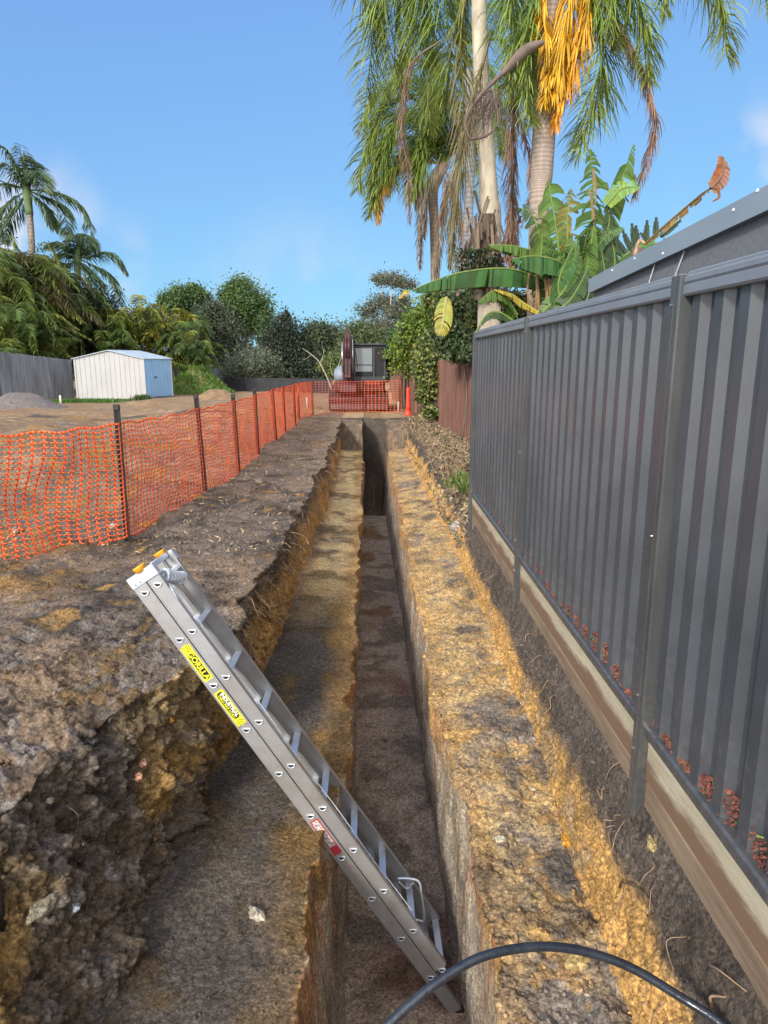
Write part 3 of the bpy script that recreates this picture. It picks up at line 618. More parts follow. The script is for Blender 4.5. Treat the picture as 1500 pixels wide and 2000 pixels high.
def frond_geo(path, L, n, col, hang=.3, spread=1., width=.028, plum=.25, rcol=None, fwd=.55, rr=.02, start=.12, tipc=None, curl=.35, side=None):
    """rachis along path with leaflets both sides: returns verts, quads, colours"""
    pts = spline(path, 26); seg = np.linalg.norm(np.diff(pts, axis=0), axis=1); s = np.concatenate([[0], np.cumsum(seg)]); s /= s[-1]
    T = nrm(np.gradient(pts, axis=0))
    t = np.linspace(start, 1, n)+RNG.normal(0, .004, n); t = np.clip(np.repeat(t, 2), 0, 1); m = len(t); sg = np.tile([1., -1.], n)
    p = np.stack([np.interp(t, s, pts[:, k]) for k in range(3)], -1); tt = nrm(np.stack([np.interp(t, s, T[:, k]) for k in range(3)], -1))
    up = np.array([0, 0, 1.]) if side is None else np.asarray(side, float)
    S = np.cross(tt, up); ln = np.linalg.norm(S, axis=1, keepdims=True); S = np.where(ln < .25, nrm(S+np.array([.35, .2, 0])), nrm(S))
    Nn = nrm(np.cross(S, tt))
    lift = RNG.normal(.15, plum, m)[:, None]
    d = nrm(S*sg[:, None]*spread+tt*fwd+Nn*lift+np.array([0, 0, -1.])*hang+RNG.normal(0, .08, (m, 3)))
    l = (L*(.30+.70*np.sin(pi*np.clip((t-start)/(1-start), 0, 1)**.75*.93+.12))*RNG.uniform(.8, 1.1, m))[:, None]
    dn = np.array([0, 0, -1.])
    p1 = p+d*l*.5; d2 = nrm(d+dn*(curl+hang*.5)); p2 = p1+d2*l*.35; d3 = nrm(d2+dn*curl*1.3); p3 = p2+d3*l*.25
    wv = nrm(np.cross(d, tt+RNG.normal(0, .3, (m, 3))))*width/2
    v = np.stack([p-wv*.5, p+wv*.5, p1-wv, p1+wv, p2-wv*.75, p2+wv*.75, p3-wv*.12, p3+wv*.12], 1).reshape(-1, 3)
    b = np.arange(m)[:, None]*8
    f = np.concatenate([b+np.array([[0, 1, 3, 2]]), b+np.array([[2, 3, 5, 4]]), b+np.array([[4, 5, 7, 6]])])
    col = np.asarray(col, float); tc_ = np.asarray(tipc if tipc is not None else col, float)
    mix = np.clip(t+RNG.normal(0, .12, m), 0, 1)[:, None]
    cc = (col*(1-mix)+tc_*mix)*RNG.uniform(.65, 1.35, (m, 1)); cc = np.repeat(np.clip(cc, 0, 1), 8, 0)
    mb = MB().tube(pts, np.linspace(rr, rr*.2, len(pts)), 4, False)
    rv = np.array(mb.v); rf = np.array(mb.f); rc = np.repeat(np.asarray(rcol if rcol is not None else col*1.2, float)[None], len(rv), 0)
    return cat([(v, f, cc), (rv, rf, rc)])
def add_frond(parent, path, name='frond', label=None, **k):
    v, f, c = frond_geo(path, **k); o = link_mesh(name, v, f, M['leaf'], parent, c)
    if label: o['label'] = label
    return o
GREEN = (.12, .21, .04); DGREEN = (.06, .10, .03); YGREEN = (.22, .27, .045); YEL = (.60, .36, .03); BROWN = (.22, .13, .085); GBROWN = (.20, .16, .12); OLV = (.20, .24, .05)
def trunk_mesh(name, path, radii, col, parent, band=0, n=16, seg=60, col2=None, rough=.0):
    pts = spline(path, seg); r = np.interp(np.linspace(0, 1, seg), np.linspace(0, 1, len(radii)), radii)
    if band: r = r*(1+.035*np.abs(np.sin(np.arange(seg)*pi/2.0)))
    mb = MB().tube(pts, r, n); v = np.array(mb.v)
    if rough: v = v+(fbm(v.astype(np.float32), .25, 3)[:, None]-.5)*rough
    c = np.repeat(np.asarray(col, float)[None], len(v), 0)
    if band:
        k = (np.arange(len(v))//n) % 2; c = c*np.where(k == 0, .72, 1.12)[:, None]
    if col2 is not None:
        tt = np.clip((np.arange(len(v))//n)/seg, 0, 1)[:, None]; c = c*(1-tt)+np.asarray(col2)*tt
    c = c*(.75+.5*fbm(v.astype(np.float32), (.3, .3, .6), 3)[:, None])
    return link_mesh(name, v, mb.f, M['bark'], parent, c, True)
PP = lambda Y, *uv: [P(u, v, Y if np.isscalar(Y) else Y[i]) for i, (u, v) in enumerate(uv)]
def Yr(a, b, n): return list(np.linspace(a, b, n))
def fr(par, Y0, Y1, uv, **k): return add_frond(par, PP(Yr(Y0, Y1, len(uv)), *uv), **k)

# ---- queen palms over the right fence
KQ = dict(L=.56, n=75, col=GREEN, tipc=OLV, hang=.14, plum=.55, width=.015, curl=.38, rr=.022, fwd=.75)
def K(**k):
    d = dict(KQ); d.update(k)
    if d['hang'] < .5: d['n'] = int(d['n']*1.7)
    return d
PA = empty('queen_palm', (P(950, 640, 10.0)[0], 10.0, .1), 'tall palm with the pale smooth trunk, second trunk from the right, crown above the frame', 'palm tree')
trunk_mesh('trunk', [V(P(955, 700, 10)[0], 10, .1)]+PP(10, (958, 470), (955, 380), (945, 230), (938, 100), (935, -60), (935, -230)), (.18, .15, .125, .11, .10, .10, .11), (.36, .31, .24), PA, seg=110, col2=(.40, .36, .28))
cA = (938, -170)
for pth, kk in [
    ([cA, (860, -230), (780, -120), (735, 40), (715, 190)], K(n=110, L=.75)),
    ([cA, (880, -200), (800, -100), (775, 30), (770, 130)], K(n=100, L=.7)),
    ([cA, (900, -170), (850, -80), (825, 40), (820, 150)], K(n=100, L=.75)),
    ([cA, (900, -150), (870, -20), (880, 100), (868, 200)], K(n=100, L=.7, tipc=YGREEN)),
    ([cA, (960, -150), (1000, -60), (1010, 60), (1000, 190)], K(n=100, L=.7)),
    ([cA, (980, -200), (1030, -120), (1045, 0), (1040, 120)], K(n=90, L=.6)),
    ([cA, (930, -100), (900, 60), (905, 220), (880, 360), (860, 430)], K(n=130, L=.5, col=OLV, tipc=BROWN, hang=1., label='olive frond browning toward its hanging tip')),
    ([cA, (820, -260), (740, -200), (700, -60), (740, 60)], K(n=90, L=.75)),
    ([cA, (960, -260), (1060, -250), (1120, -120), (1130, 0)], K(n=90, L=.7))]:
    lab = kk.pop('label', None); fr(PA, 10, 9.6 if pth[-1][0] > 900 else 10.3, pth, label=lab, **kk)
# brown hanging fronds of the pale trunk palm
for (pth, c, L, n, rr) in [([(860, 80), (800, 130), (785, 240), (795, 330), (800, 430)], BROWN, .22, 80, .014),
                       ([(960, 60), (930, 180), (900, 330), (885, 450), (890, 530)], (.20, .17, .075), .38, 150, .02),
                       ([(985, 120), (1000, 200), (1000, 330), (1000, 470)], BROWN, .34, 150, .016),
                       ([(990, 150), (1020, 250), (1040, 350), (1020, 440)], BROWN, .2, 70, .012),
                       ([(1000, 380), (1002, 440), (1000, 480), (1000, 520)], (.26, .14, .08), .30, 120, .012)]:
    fr(PA, 9.7, 9.5, pth, label='dead brown frond hanging straight down', L=L, n=int(n*1.8), col=c, tipc=c, hang=.9, spread=.75, plum=.5, width=.009, curl=.5, rr=rr, rcol=(.20, .15, .11))
# ragged skirt of old leaf bases and ivy round the foot
def skirt():
    mb = MB()
    for i in range(110):
        u = random.gauss(952, 22); v = random.uniform(425, 560); Y = 9.9+random.uniform(-.25, .15); a = P(u, v, Y)
        L = random.uniform(.15, .45); w_ = random.uniform(.02, .05); d = nrm(V(random.uniform(-.5, .5), random.uniform(-.5, .1), random.choice([1, -1])*1.2))
        k = random.uniform(.5, 1.3); mb.bar(a, a+d*L, w_, .008, col=(.12*k, .085*k, .06*k), up=(random.random(), 1, .3))
    mb.tube(spline(PP(9.95, (952, 420), (950, 490), (948, 565)), 8), np.linspace(.125, .20, 8), 10, col=(.07, .05, .035)); mb.build('old_leaf_bases', M['bark'], PA, cols=True)
    c = np.array([P(random.gauss(935, 22), random.uniform(485, 560), 9.75+random.uniform(-.3, .2)) for _ in range(1500)])
    v, f, cc = leaves(c, .055, (.035, .055, .02), jit=.5); o = link_mesh('ivy', v, f, M['leaf'], PA, cc)
skirt()
PB = empty('queen_palm', (P(1060, 640, 9.0)[0], 9.0, .1), 'tall palm with the ringed grey trunk and a hanging bright yellow frond, rightmost palm', 'palm tree')
trunk_mesh('trunk', [V(P(1052, 700, 9)[0], 9, .1)]+PP(9, (1052, 450), (1058, 330), (1066, 200), (1072, 90), (1080, -60)), (.12, .12, .135, .135, .12, .13), (.25, .20, .165), PB, band=1, seg=150)
cB = (1082, -60)
for pth, kk in [
    ([cB, (1110, -80), (1150, -20), (1130, 90), (1085, 240)], K(n=170, L=.42, col=YEL, tipc=(.65, .30, .03), width=.018, hang=.7, label='bright yellow dying frond hanging against the trunk')),
    ([cB, (1075, -70), (1060, 20), (1075, 120), (1062, 200)], K(n=140, L=.34, col=YEL, tipc=YEL, width=.018, hang=.7, label='yellow dying frond in front of the trunk top')),
    ([cB, (1090, -90), (1115, -20), (1105, 80), (1080, 190)], K(n=150, L=.5, col=YEL, tipc=(.60, .36, .03), width=.018, hang=.7, label='yellow dying frond, middle of the hanging three')),
    ([cB, (1130, -60), (1170, 40), (1170, 170), (1130, 300)], K(n=110, L=.6)),
    ([cB, (1150, -100), (1220, -40), (1260, 60), (1265, 160)], K(n=100, L=.48)),
    ([cB, (1180, -180), (1300, -130), (1400, -10), (1420, 110)], K(n=110, L=.6)),
    ([cB, (1200, -150), (1290, -60), (1300, 20)], K(n=70, L=.45)),
    ([cB, (1150, -60), (1190, -20), (1200, 80)], K(n=80, L=.5)),
    ([cB, (1200, -200), (1380, -160), (1480, -60), (1500, 20)], K(n=80, L=.5)),
    ([cB, (1030, -80), (1000, 0), (1005, 100), (990, 170)], K(n=80, L=.45)),
    ([cB, (1060, -60), (1040, 60), (1030, 180), (1035, 240)], K(n=90, L=.45))]:
    lab = kk.pop('label', None); fr(PB, 9, 8.7, pth, label=lab, **kk)
fr(PB, 9, 8.6, [(1085, -10), (1150, -30), (1215, 60), (1262, 160), (1280, 240), (1262, 320), (1240, 385)], label='dead brown frond arching down at the right', L=.30, n=190, col=BROWN, tipc=BROWN, hang=.9, spread=.7, plum=.3, width=.012, curl=.6, rr=.02, rcol=(.22, .14, .11))
fr(PB, 9, 9, [(1060, 250), (1035, 320), (1050, 400), (1040, 440)], label='dead brown frond hanging left of the trunk', L=.2, n=60, col=BROWN, hang=1.6, spread=.6, width=.012, rr=.012)
# dry flower sheath with its stalk
sp = spline(PP([8.6]*6, (1062, 82), (1025, 100), (990, 135), (935, 190), (908, 240), (918, 272)), 40)
MB().tube(sp, [.035+.055*sin(pi*i/18.) if i < 18 else .036-.0009*(i-18) for i in range(40)], 8, flat=.7).build('flower_sheath', M['spathe'], PB, True)
sp = spline(PP(8.6, (935, 190), (960, 175), (968, 205), (972, 240), (950, 265), (918, 272)), 30)
MB().tube(sp, .016, 6).build('sheath_rim', M['spathe'], PB, True)
mb = MB()
for i in range(90):
    a = P(random.uniform(930, 985), random.uniform(170, 200), 8.6); b = a+V(random.uniform(-.25, .05), random.uniform(-.1, .1), random.uniform(-.55, -.15))
    mb.tube(spline([a, (a+b)/2+V(random.uniform(-.04, .04), 0, .02), b], 6), .0035, 3, False)
mb.build('dry_flower_stalks', M['root_dark'], PB)
MB().tube(spline(PP(8.88, (998, 130), (1000, 170), (1000, 200)), 8), .014, 6).build('old_stalk', M['spathe'], PB, True)
PC = empty('queen_palm', (P(845, 640, 21.0)[0], 21.0, .1), 'shorter palm with a full green crown and one golden frond, leftmost of the right-hand palms', 'palm tree')
trunk_mesh('trunk', [V(P(850, 720, 21.0)[0], 21.0, .1)]+PP(21.0, (850, 540), (848, 440), (846, 375), (855, 345), (868, 318)), (.13, .13, .13, .14, .17, .12), (.22, .17, .12), PC, band=1, seg=90)
cC = (868, 330)
for pth, kk in [
    ([cC, (830, 250), (760, 225), (715, 300), (700, 370)], K(width=.024, rr=.03, n=100, L=0.98)),
    ([cC, (840, 210), (790, 160), (735, 190), (705, 250)], K(width=.024, rr=.03, n=100, L=0.98)),
    ([cC, (830, 290), (780, 270), (740, 320), (728, 400)], K(width=.024, rr=.03, n=90, L=0.90)),
    ([cC, (850, 270), (815, 220), (775, 250), (750, 330)], K(width=.024, rr=.03, n=90, L=0.90, col=YGREEN, tipc=GREEN)),
    ([cC, (835, 310), (790, 320), (750, 350), (722, 420)], K(width=.024, rr=.03, n=90, L=0.75)),
    ([cC, (870, 200), (850, 130), (800, 120), (770, 150)], K(width=.024, rr=.03, n=90, L=0.98, col=YGREEN, tipc=YGREEN)),
    ([cC, (890, 220), (900, 150), (870, 130), (850, 210)], K(width=.024, rr=.03, n=90, L=0.90, col=(.12, .17, .03))),
    ([cC, (900, 260), (930, 200), (960, 220), (975, 300)], K(width=.024, rr=.03, n=90, L=0.98)),
    ([cC, (890, 290), (920, 280), (945, 330), (950, 400)], K(width=.024, rr=.03, n=90, L=0.83)),
    ([cC, (850, 300), (830, 260), (820, 300), (815, 350)], K(width=.024, rr=.03, n=80, L=0.75, col=(.14, .20, .03))),
    ([cC, (860, 260), (840, 200), (830, 240), (835, 300)], K(width=.024, rr=.03, n=80, L=0.90, col=(.15, .22, .03))),
    ([cC, (840, 315), (800, 312), (765, 335), (745, 375), (738, 430)], K(rr=.03, n=130, L=0.54, col=YEL, tipc=(.50, .25, .06), width=.034, hang=.8, label='golden dying frond arching left'))]:
    lab = kk.pop('label', None); fr(PC, 21.0, 20.6 if pth[2][0] > 820 else 20.3, pth, label=lab, **kk)
for pth in ([cC, (845, 240), (800, 190), (750, 210), (722, 280)], [cC, (840, 280), (800, 240), (755, 265), (730, 340)], [cC, (850, 220), (820, 165), (780, 165), (745, 210)], [cC, (855, 300), (815, 290), (780, 310), (760, 370)],
            [cC, (880, 250), (885, 200), (860, 190), (845, 250)], [cC, (885, 280), (905, 240), (925, 260), (930, 330)], [cC, (860, 310), (840, 300), (820, 330), (808, 390)]):
    fr(PC, 21.0, 20.7, pth, **K(width=.024, rr=.03, n=90, L=0.98, col=random.choice([GREEN, YGREEN, DGREEN])))
for (pth, c) in [([(850, 300), (826, 340), (822, 420), (820, 520)], GBROWN), ([(860, 320), (870, 360), (862, 450), (850, 540)], GBROWN), ([(870, 330), (885, 380), (882, 450), (878, 520)], GBROWN),
                 ([(862, 300), (850, 330), (832, 370), (828, 460)], GBROWN), ([(868, 330), (892, 400), (905, 460), (900, 520)], BROWN)]:
    fr(PC, 20.6, 20.4, pth, label='dead grey brown frond hanging below the crown', L=0.45, n=170, col=c, hang=1., spread=.7, plum=.5, width=.018, curl=.5, rr=.015)
PD = empty('queen_palm', (P(915, 640, 15.6)[0], 15.6, .1), 'palm with the dark ringed trunk half hidden behind the pale trunk', 'palm tree')
trunk_mesh('trunk', [V(P(912, 700, 15.6)[0], 15.6, .1)]+PP(15.6, (912, 540), (915, 420), (918, 310), (915, 200), (915, 140)), (.10, .10, .10, .10, .11, .12), (.17, .17, .18), PD, band=1, seg=110)
cD = (915, 130)
for k_, pth in enumerate([[(930, 20), (980, 20), (1030, 90), (1040, 190)], [(950, 80), (990, 90), (1020, 160), (1020, 260)], [(880, 60), (830, 50), (790, 110), (780, 180)],
            [(900, 20), (870, -40), (820, -30), (790, 20)], [(925, 0), (940, -80), (1000, -90), (1040, -30)], [(890, 110), (860, 110), (840, 170), (838, 250)], [(940, 120), (960, 140), (975, 210), (975, 300)]]):
    fr(PD, 15.6, 15.4, [cD]+pth, **K(n=85, L=.7, col=DGREEN if k_ % 2 else GREEN))

# ---- king palms at the left
def king(name, lab, base, tr, crown, shaft, Y, rad, fronds):
    t = empty('king_palm', (P(base[0], base[1], Y)[0], Y, 0), lab, 'palm tree')
    trunk_mesh('trunk', [V(P(base[0], base[1], Y)[0], Y, 0)]+PP(Y, *tr), rad, (.20, .17, .14), t, band=1, seg=60)
    trunk_mesh('crownshaft', PP(Y, *shaft), (rad[-1]*1.2, rad[-1]*1.4, rad[-1]*.9, .03), (.10, .15, .06), t, seg=16)
    for pth in fronds: fr(t, Y, Y+random.uniform(-1., .6), [crown]+pth, L=1.0, n=70, col=(.075, .125, .055), tipc=(.11, .16, .085), hang=.5, plum=.15, width=.065, curl=.25, rr=.045)
    return t
king('king_palm', 'tallest palm at the left edge with a slim trunk and drooping dark fronds', (66, 690), [(64, 560), (62, 480), (57, 405)], (52, 372), [(58, 420), (52, 370), (50, 330), (46, 295)], 38, (.17, .16, .15),
     [[(30, 320), (0, 285), (-30, 330)], [(20, 360), (-10, 370), (-40, 430)], [(20, 395), (0, 430), (-20, 480)], [(85, 372), (130, 382), (160, 405), (178, 452)],
      [(90, 385), (118, 400), (128, 430), (128, 458)], [(66, 345), (76, 335), (84, 362), (86, 372)], [(48, 340), (42, 310), (38, 282)], [(30, 340), (10, 320), (-20, 330)], [(75, 390), (92, 410), (105, 445)], [(40, 400), (20, 430), (10, 470)], [(58, 350), (62, 325), (54, 305)]])
king('king_palm', 'mid-height palm left of the sheds with fronds arching over the sky', (156, 700), [(154, 640), (153, 570), (152, 530)], (152, 505), [(152, 545), (151, 500), (158, 470), (160, 455)], 38, (.14, .13, .13),
     [[(180, 500), (205, 492), (225, 500), (245, 530)], [(175, 515), (205, 530), (225, 555), (233, 600)], [(170, 525), (182, 545), (186, 590)], [(140, 490), (118, 475), (95, 480)], [(135, 515), (110, 515), (92, 545)],
      [(150, 480), (155, 462), (168, 458), (180, 480)], [(165, 490), (178, 478), (188, 490)], [(140, 500), (120, 495), (100, 510)], [(145, 480), (138, 460), (125, 450)]])

# ---- clumping golden cane palms
def clump(lab, base, Y, n, H, spr, cols, group='golden cane palm clumps', L=.55, W=.055, nl=44, label_cat='palm clump'):
    b = V(*P(base[0], base[1], Y)); b[2] = 0
    t = empty('cane_palm_clump', b, lab, label_cat, group)
    mb = MB()
    for i in range(6):
        a = random.uniform(0, 2*pi); q = b+V(cos(a), sin(a), 0)*spr*.25
        mb.tube(spline([q, q+V(cos(a)*.2, sin(a)*.2, H*.5)], 5), .04, 6, col=(.16, .17, .07))
    mb.build('stems', M['bark'], t, cols=True, smooth=True)
    for i in range(n):
        a = random.uniform(0, 2*pi); e = random.uniform(.15, 1.); h0 = H*random.uniform(.2, .7); q = b+V(cos(a)*.2, sin(a)*.2, h0)
        R = spr*(.5+.7*random.random())*(1-.45*e); top = h0+H*(.25+.3*e)
        pth = [q, q+V(cos(a)*R*.4, sin(a)*R*.4, (top-h0)*.8), q+V(cos(a)*R*.8, sin(a)*R*.8, (top-h0)*.95), q+V(cos(a)*R*1.25, sin(a)*R*1.25, (top-h0)*.55)]
        c = random.choice(cols); add_frond(t, pth, L=L, n=nl, col=c, hang=.4, plum=.15, width=W, curl=.3, rr=.02, rcol=(.2, .2, .05))
    return t
CG = [(.07, .12, .03), (.10, .15, .035), (.055, .09, .03), (.13, .15, .03), (.12, .16, .03)]
CY = [(.14, .18, .03), (.20, .20, .03), (.10, .14, .03), (.22, .21, .03)]
clump('dense dark cane palm clump at the left edge behind the grey fence', (10, 690), 34, 60, 6.0, 2.6, CG, L=.75, W=.06, nl=50)
clump('cane palm clump with yellowing fronds left of the tall palm trunk', (60, 690), 35, 60, 6.2, 2.6, CG+[(.22, .20, .03)], L=.75, W=.06, nl=50)
clump('low cane palm clump just above the grey timber fence', (40, 690), 32.5, 44, 3.9, 2.2, CG, L=.5)
clump('cane palm clump behind the left corner of the cream shed', (135, 690), 36, 56, 5.0, 2.2, CG, L=.55)
clump('dark cane palm clump between the two tall left palms', (100, 690), 35, 56, 5.6, 2.2, [(.035, .06, .02), (.06, .08, .025), (.09, .08, .04)], L=.75, W=.06, nl=50)
clump('bright yellow green fan of fronds standing behind the shed roof', (278, 700), 37, 26, 4.2, 1.5, CY, L=.5, W=.07)
clump('yellow green palm clump right of the cream shed', (358, 715), 38, 28, 3.6, 1.9, CY, L=.5, W=.07)
clump('drooping dark palm clump above the grass mound', (378, 720), 36.5, 26, 3.0, 1.9, CG, L=.5, W=.06)
clump('small cane palm clump behind the ridge of the shed', (215, 700), 36, 22, 3.6, 1.8, CG, L=.5, W=.06)

# ---- leafy trees
def tree(name, lab, Y, base, blobs, n, size, cols, trunk=(.12, .10, .08), tr=.12, group='trees along the far boundary', sub=26, aspect=.42, catn='tree', jit=.35, bare=False, droop=0., tv=None, spreadf=.40):
    """blobs: (u, v, ru, rv) in the photograph at distance Y; leaves gather in small clumps inside them"""
    b = V(*P(base[0], base[1], Y)); b[2] = 0
    t = empty(name, b, lab, catn, group)
    px = Y/F_PX*1.02; mb = MB(); cents = []
    fork = P(base[0], tv if tv else base[1]-(base[1]-np.mean([q[1] for q in blobs]))*.45, Y)
    mb.tube(spline([b, (b+fork)/2+V(random.uniform(-.15, .15), 0, 0), fork], 8), np.linspace(tr, tr*.75, 8), 8, col=trunk)
    ar = sum(q[2]*q[3] for q in blobs); parts = []
    for (u, v, ru, rv) in blobs:
        c = P(u, v, Y+random.uniform(-.6, .6)); R = V(ru*px, max(ru, rv)*px*.8, rv*px)
        bend = (fork+c)/2+V(random.uniform(-.3, .3), random.uniform(-.3, .3), .1)
        mb.tube(spline([fork, bend, c+V(0, 0, -R[2]*.2)], 8), np.linspace(tr*.6, tr*.18, 8), 6, col=trunk)
        ns = max(5, int(sub*ru*rv/ar*len(blobs)))
        for k in range(ns):
            d = nrm(RNG.normal(size=3)); s = c+d*R*RNG.uniform(.45, 1.)
            if random.random() < .5: mb.tube([c+V(0, 0, -R[2]*.2), (c+s)/2+V(0, 0, -.08), s], [tr*.16, tr*.1, tr*.04], 4, False, col=trunk)
            m = int(1.5*n*ru*rv/ar/ns); rr = R*RNG.uniform(.7, 1.3)*spreadf
            pts = s+RNG.normal(size=(m, 3))*rr
            parts.append(leaves(pts, size*.8, np.array(random.choice(cols)), aspect=aspect, jit=jit, droop=droop))
    mb.build('trunk', M['bark'], t, cols=True, smooth=True)
    v, f, c = cat(parts); link_mesh('crown', v, f, M['leaf'], t, c)
    return t
E1 = [(.085, .12, .05), (.06, .09, .04), (.12, .15, .055)]; E2 = [(.085, .15, .05), (.06, .11, .04), (.12, .19, .055)]; GG = [(.08, .10, .065), (.10, .12, .08), (.06, .08, .05)]; GL = [(.16, .18, .12), (.12, .15, .10), (.08, .10, .07)]
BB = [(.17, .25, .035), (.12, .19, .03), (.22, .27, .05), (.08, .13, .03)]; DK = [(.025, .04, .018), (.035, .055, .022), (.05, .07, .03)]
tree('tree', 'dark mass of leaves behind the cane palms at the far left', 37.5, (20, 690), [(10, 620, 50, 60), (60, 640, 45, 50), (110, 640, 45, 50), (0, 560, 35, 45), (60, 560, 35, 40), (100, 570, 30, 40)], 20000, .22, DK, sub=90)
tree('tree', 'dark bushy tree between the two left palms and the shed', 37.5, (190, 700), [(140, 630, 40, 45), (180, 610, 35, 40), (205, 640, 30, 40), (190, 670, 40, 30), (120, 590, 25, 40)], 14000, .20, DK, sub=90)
tree('tree', 'low olive tree above the ridge of the shed', 44, (265, 720), [(255, 650, 22, 22), (290, 640, 30, 28), (240, 660, 15, 15), (275, 620, 15, 10)], 7000, .26, E1+[(.13, .12, .03)], sub=50)
tree('eucalyptus_tree', 'rounded open gum tree with gaps of sky, left of the two far gum trees', 50, (365, 720), [(350, 580, 22, 16), (325, 595, 14, 14), (380, 570, 14, 12), (390, 590, 12, 14), (335, 612, 18, 12), (365, 610, 20, 14), (405, 582, 8, 8)], 8000, .26, E2, sub=60, tr=.16, trunk=(.25, .22, .18))
tree('eucalyptus_tree', 'dense pointed gum tree, tallest on the far skyline', 50, (480, 720), [(470, 565, 22, 18), (485, 590, 32, 22), (450, 585, 20, 20), (500, 615, 26, 28), (470, 625, 30, 25), (515, 640, 12, 22), (440, 605, 12, 14)], 15000, .25, E2, sub=90, tr=.2, trunk=(.25, .22, .18))
tree('eucalyptus_tree', 'greyish slender gum between the two green gum trees', 48, (425, 730), [(410, 620, 22, 25), (430, 645, 30, 30), (400, 660, 25, 30), (445, 680, 25, 28), (420, 600, 12, 14)], 9000, .24, GG, sub=70, trunk=(.30, .26, .22))
tree('tree', 'olive shrubby tree behind the yellow palm clump', 46, (340, 730), [(310, 640, 25, 20), (345, 655, 30, 25), (300, 660, 25, 18), (380, 640, 20, 20)], 8000, .25, E1, sub=60)
tree('mangrove_tree', 'grey green rounded bush beside the grass mound', 40, (490, 755), [(490, 715, 38, 22), (465, 730, 25, 16), (520, 725, 28, 18), (500, 695, 22, 14)], 9000, .18, GL, sub=70)
tree('mangrove_tree', 'dark tree with a spiky top left of the excavator boom', 42, (560, 755), [(555, 640, 22, 20), (550, 670, 36, 25), (580, 690, 36, 28), (540, 705, 36, 24), (600, 720, 34, 22), (556, 618, 8, 12)], 14000, .22, [(.03, .045, .03), (.04, .055, .035), (.05, .07, .045)], sub=90)
tree('mangrove_tree', 'bushy tree directly left of the excavator boom', 43, (640, 755), [(625, 650, 26, 18), (650, 665, 30, 24), (615, 690, 28, 24), (660, 700, 26, 26), (630, 720, 40, 20), (600, 665, 16, 20)], 13000, .22, E1+GG, sub=90)
tree('tree', 'light green sapling low behind the orange mesh, left of the boom', 33, (650, 765), [(650, 705, 16, 12), (660, 725, 12, 10), (640, 720, 12, 10)], 2600, .16, [(.13, .16, .05), (.10, .14, .04)], sub=24, trunk=(.40, .36, .30), tr=.05)
tree('eucalyptus_tree', 'airy gum tree with see-through crown behind the excavator', 38, (765, 740), [(765, 545, 22, 12), (790, 555, 20, 10), (740, 545, 14, 10), (745, 590, 26, 14), (720, 610, 20, 14), (775, 610, 24, 16), (710, 640, 22, 14), (750, 640, 28, 16), (790, 590, 14, 12)], 6500, .17, [(.12, .13, .08), (.09, .105, .06), (.14, .15, .09)], sub=60, tr=.12, trunk=(.38, .33, .28), tv=680)
tree('tree', 'olive tree behind the excavator cab', 36, (710, 750), [(700, 660, 30, 22), (740, 670, 30, 22), (720, 690, 40, 24), (680, 690, 20, 22)], 9000, .2, [(.10, .12, .05), (.07, .095, .04)], sub=60)
tree('tree', 'far dark hedge tree at the end of the site', 55, (700, 745), [(560, 725, 60, 20), (640, 730, 60, 20), (720, 725, 60, 22), (460, 735, 50, 16), (800, 720, 50, 24), (380, 735, 60, 18)], 16000, .3, DK+GG, sub=120)
# bare white branched tree
def bare_tree():
    Y = 30; b = V(*P(648, 762, Y)); b[2] = 0; t = empty('bare_tree', b, 'leaning bare tree with whitish branches left of the excavator', 'tree')
    mb = MB()
    for pth, r in (([(648, 762), (638, 735), (622, 705), (605, 690), (590, 680)], .05), ([(652, 762), (656, 730), (664, 705), (668, 690)], .035), ([(625, 710), (632, 690), (628, 670)], .02), ([(650, 735), (645, 715), (650, 695)], .02), ([(608, 692), (600, 700), (590, 702)], .015)):
        mb.tube(spline(PP(Y, *pth), 14), np.linspace(r*.65, r*.2, 14), 6, col=(.30, .27, .23))
    mb.build('trunk', M['bark'], t, cols=True, smooth=True)
bare_tree()

# ---- vines and hedge over the paling fence at the right
def fenceX(Y): return np.interp(Y, [7, 8, 14, 24, 32], [1.25, 1.27, 2.02, 1.33, .80])
tree('climbing_vine', 'bright lime green climber spilling over the brown paling fence', 20.5, (840, 770), [(815, 650, 26, 32), (850, 640, 30, 34), (795, 690, 26, 28), (830, 690, 26, 28), (865, 680, 20, 30), (845, 610, 24, 18)], 15000, .13, BB, sub=110, group='greenery over the right fence', catn='vine', tr=.02, aspect=.6)
tree('climbing_vine', 'dark glossy climber beside the end of the steel fence', 14.4, (905, 720), [(905, 610, 24, 28), (880, 650, 24, 28), (915, 660, 18, 26), (890, 590, 24, 18), (930, 620, 14, 30), (900, 690, 18, 12)], 12000, .12, [(.04, .06, .02), (.05, .08, .03), (.09, .12, .06)], sub=90, group='greenery over the right fence', catn='vine', tr=.016, aspect=.6)
tree('climbing_vine', 'variegated green and yellow creeper hanging down the paling fence', 18.4, (850, 815), [(835, 690, 16, 20), (830, 720, 15, 20), (838, 750, 14, 18), (852, 780, 10, 12), (828, 770, 10, 14), (860, 730, 12, 14), (840, 805, 12, 8)], 5000, .13, [(.10, .16, .03), (.25, .25, .06), (.06, .10, .03), (.3, .3, .14)], sub=60, group='greenery over the right fence', catn='vine', tr=.012, aspect=.6, spreadf=.5)
tree('climbing_vine', 'olive and lime creeper mass between the lime climber and the steel fence', 16.2, (895, 740), [(880, 600, 28, 24), (905, 640, 22, 26), (858, 588, 22, 16), (925, 660, 12, 20), (900, 570, 26, 14), (870, 630, 20, 22)], 7500, .12, [(.10, .16, .03), (.17, .22, .05), (.06, .10, .03), (.22, .19, .07)], sub=80, group='greenery over the right fence', catn='vine', tr=.015, aspect=.6)
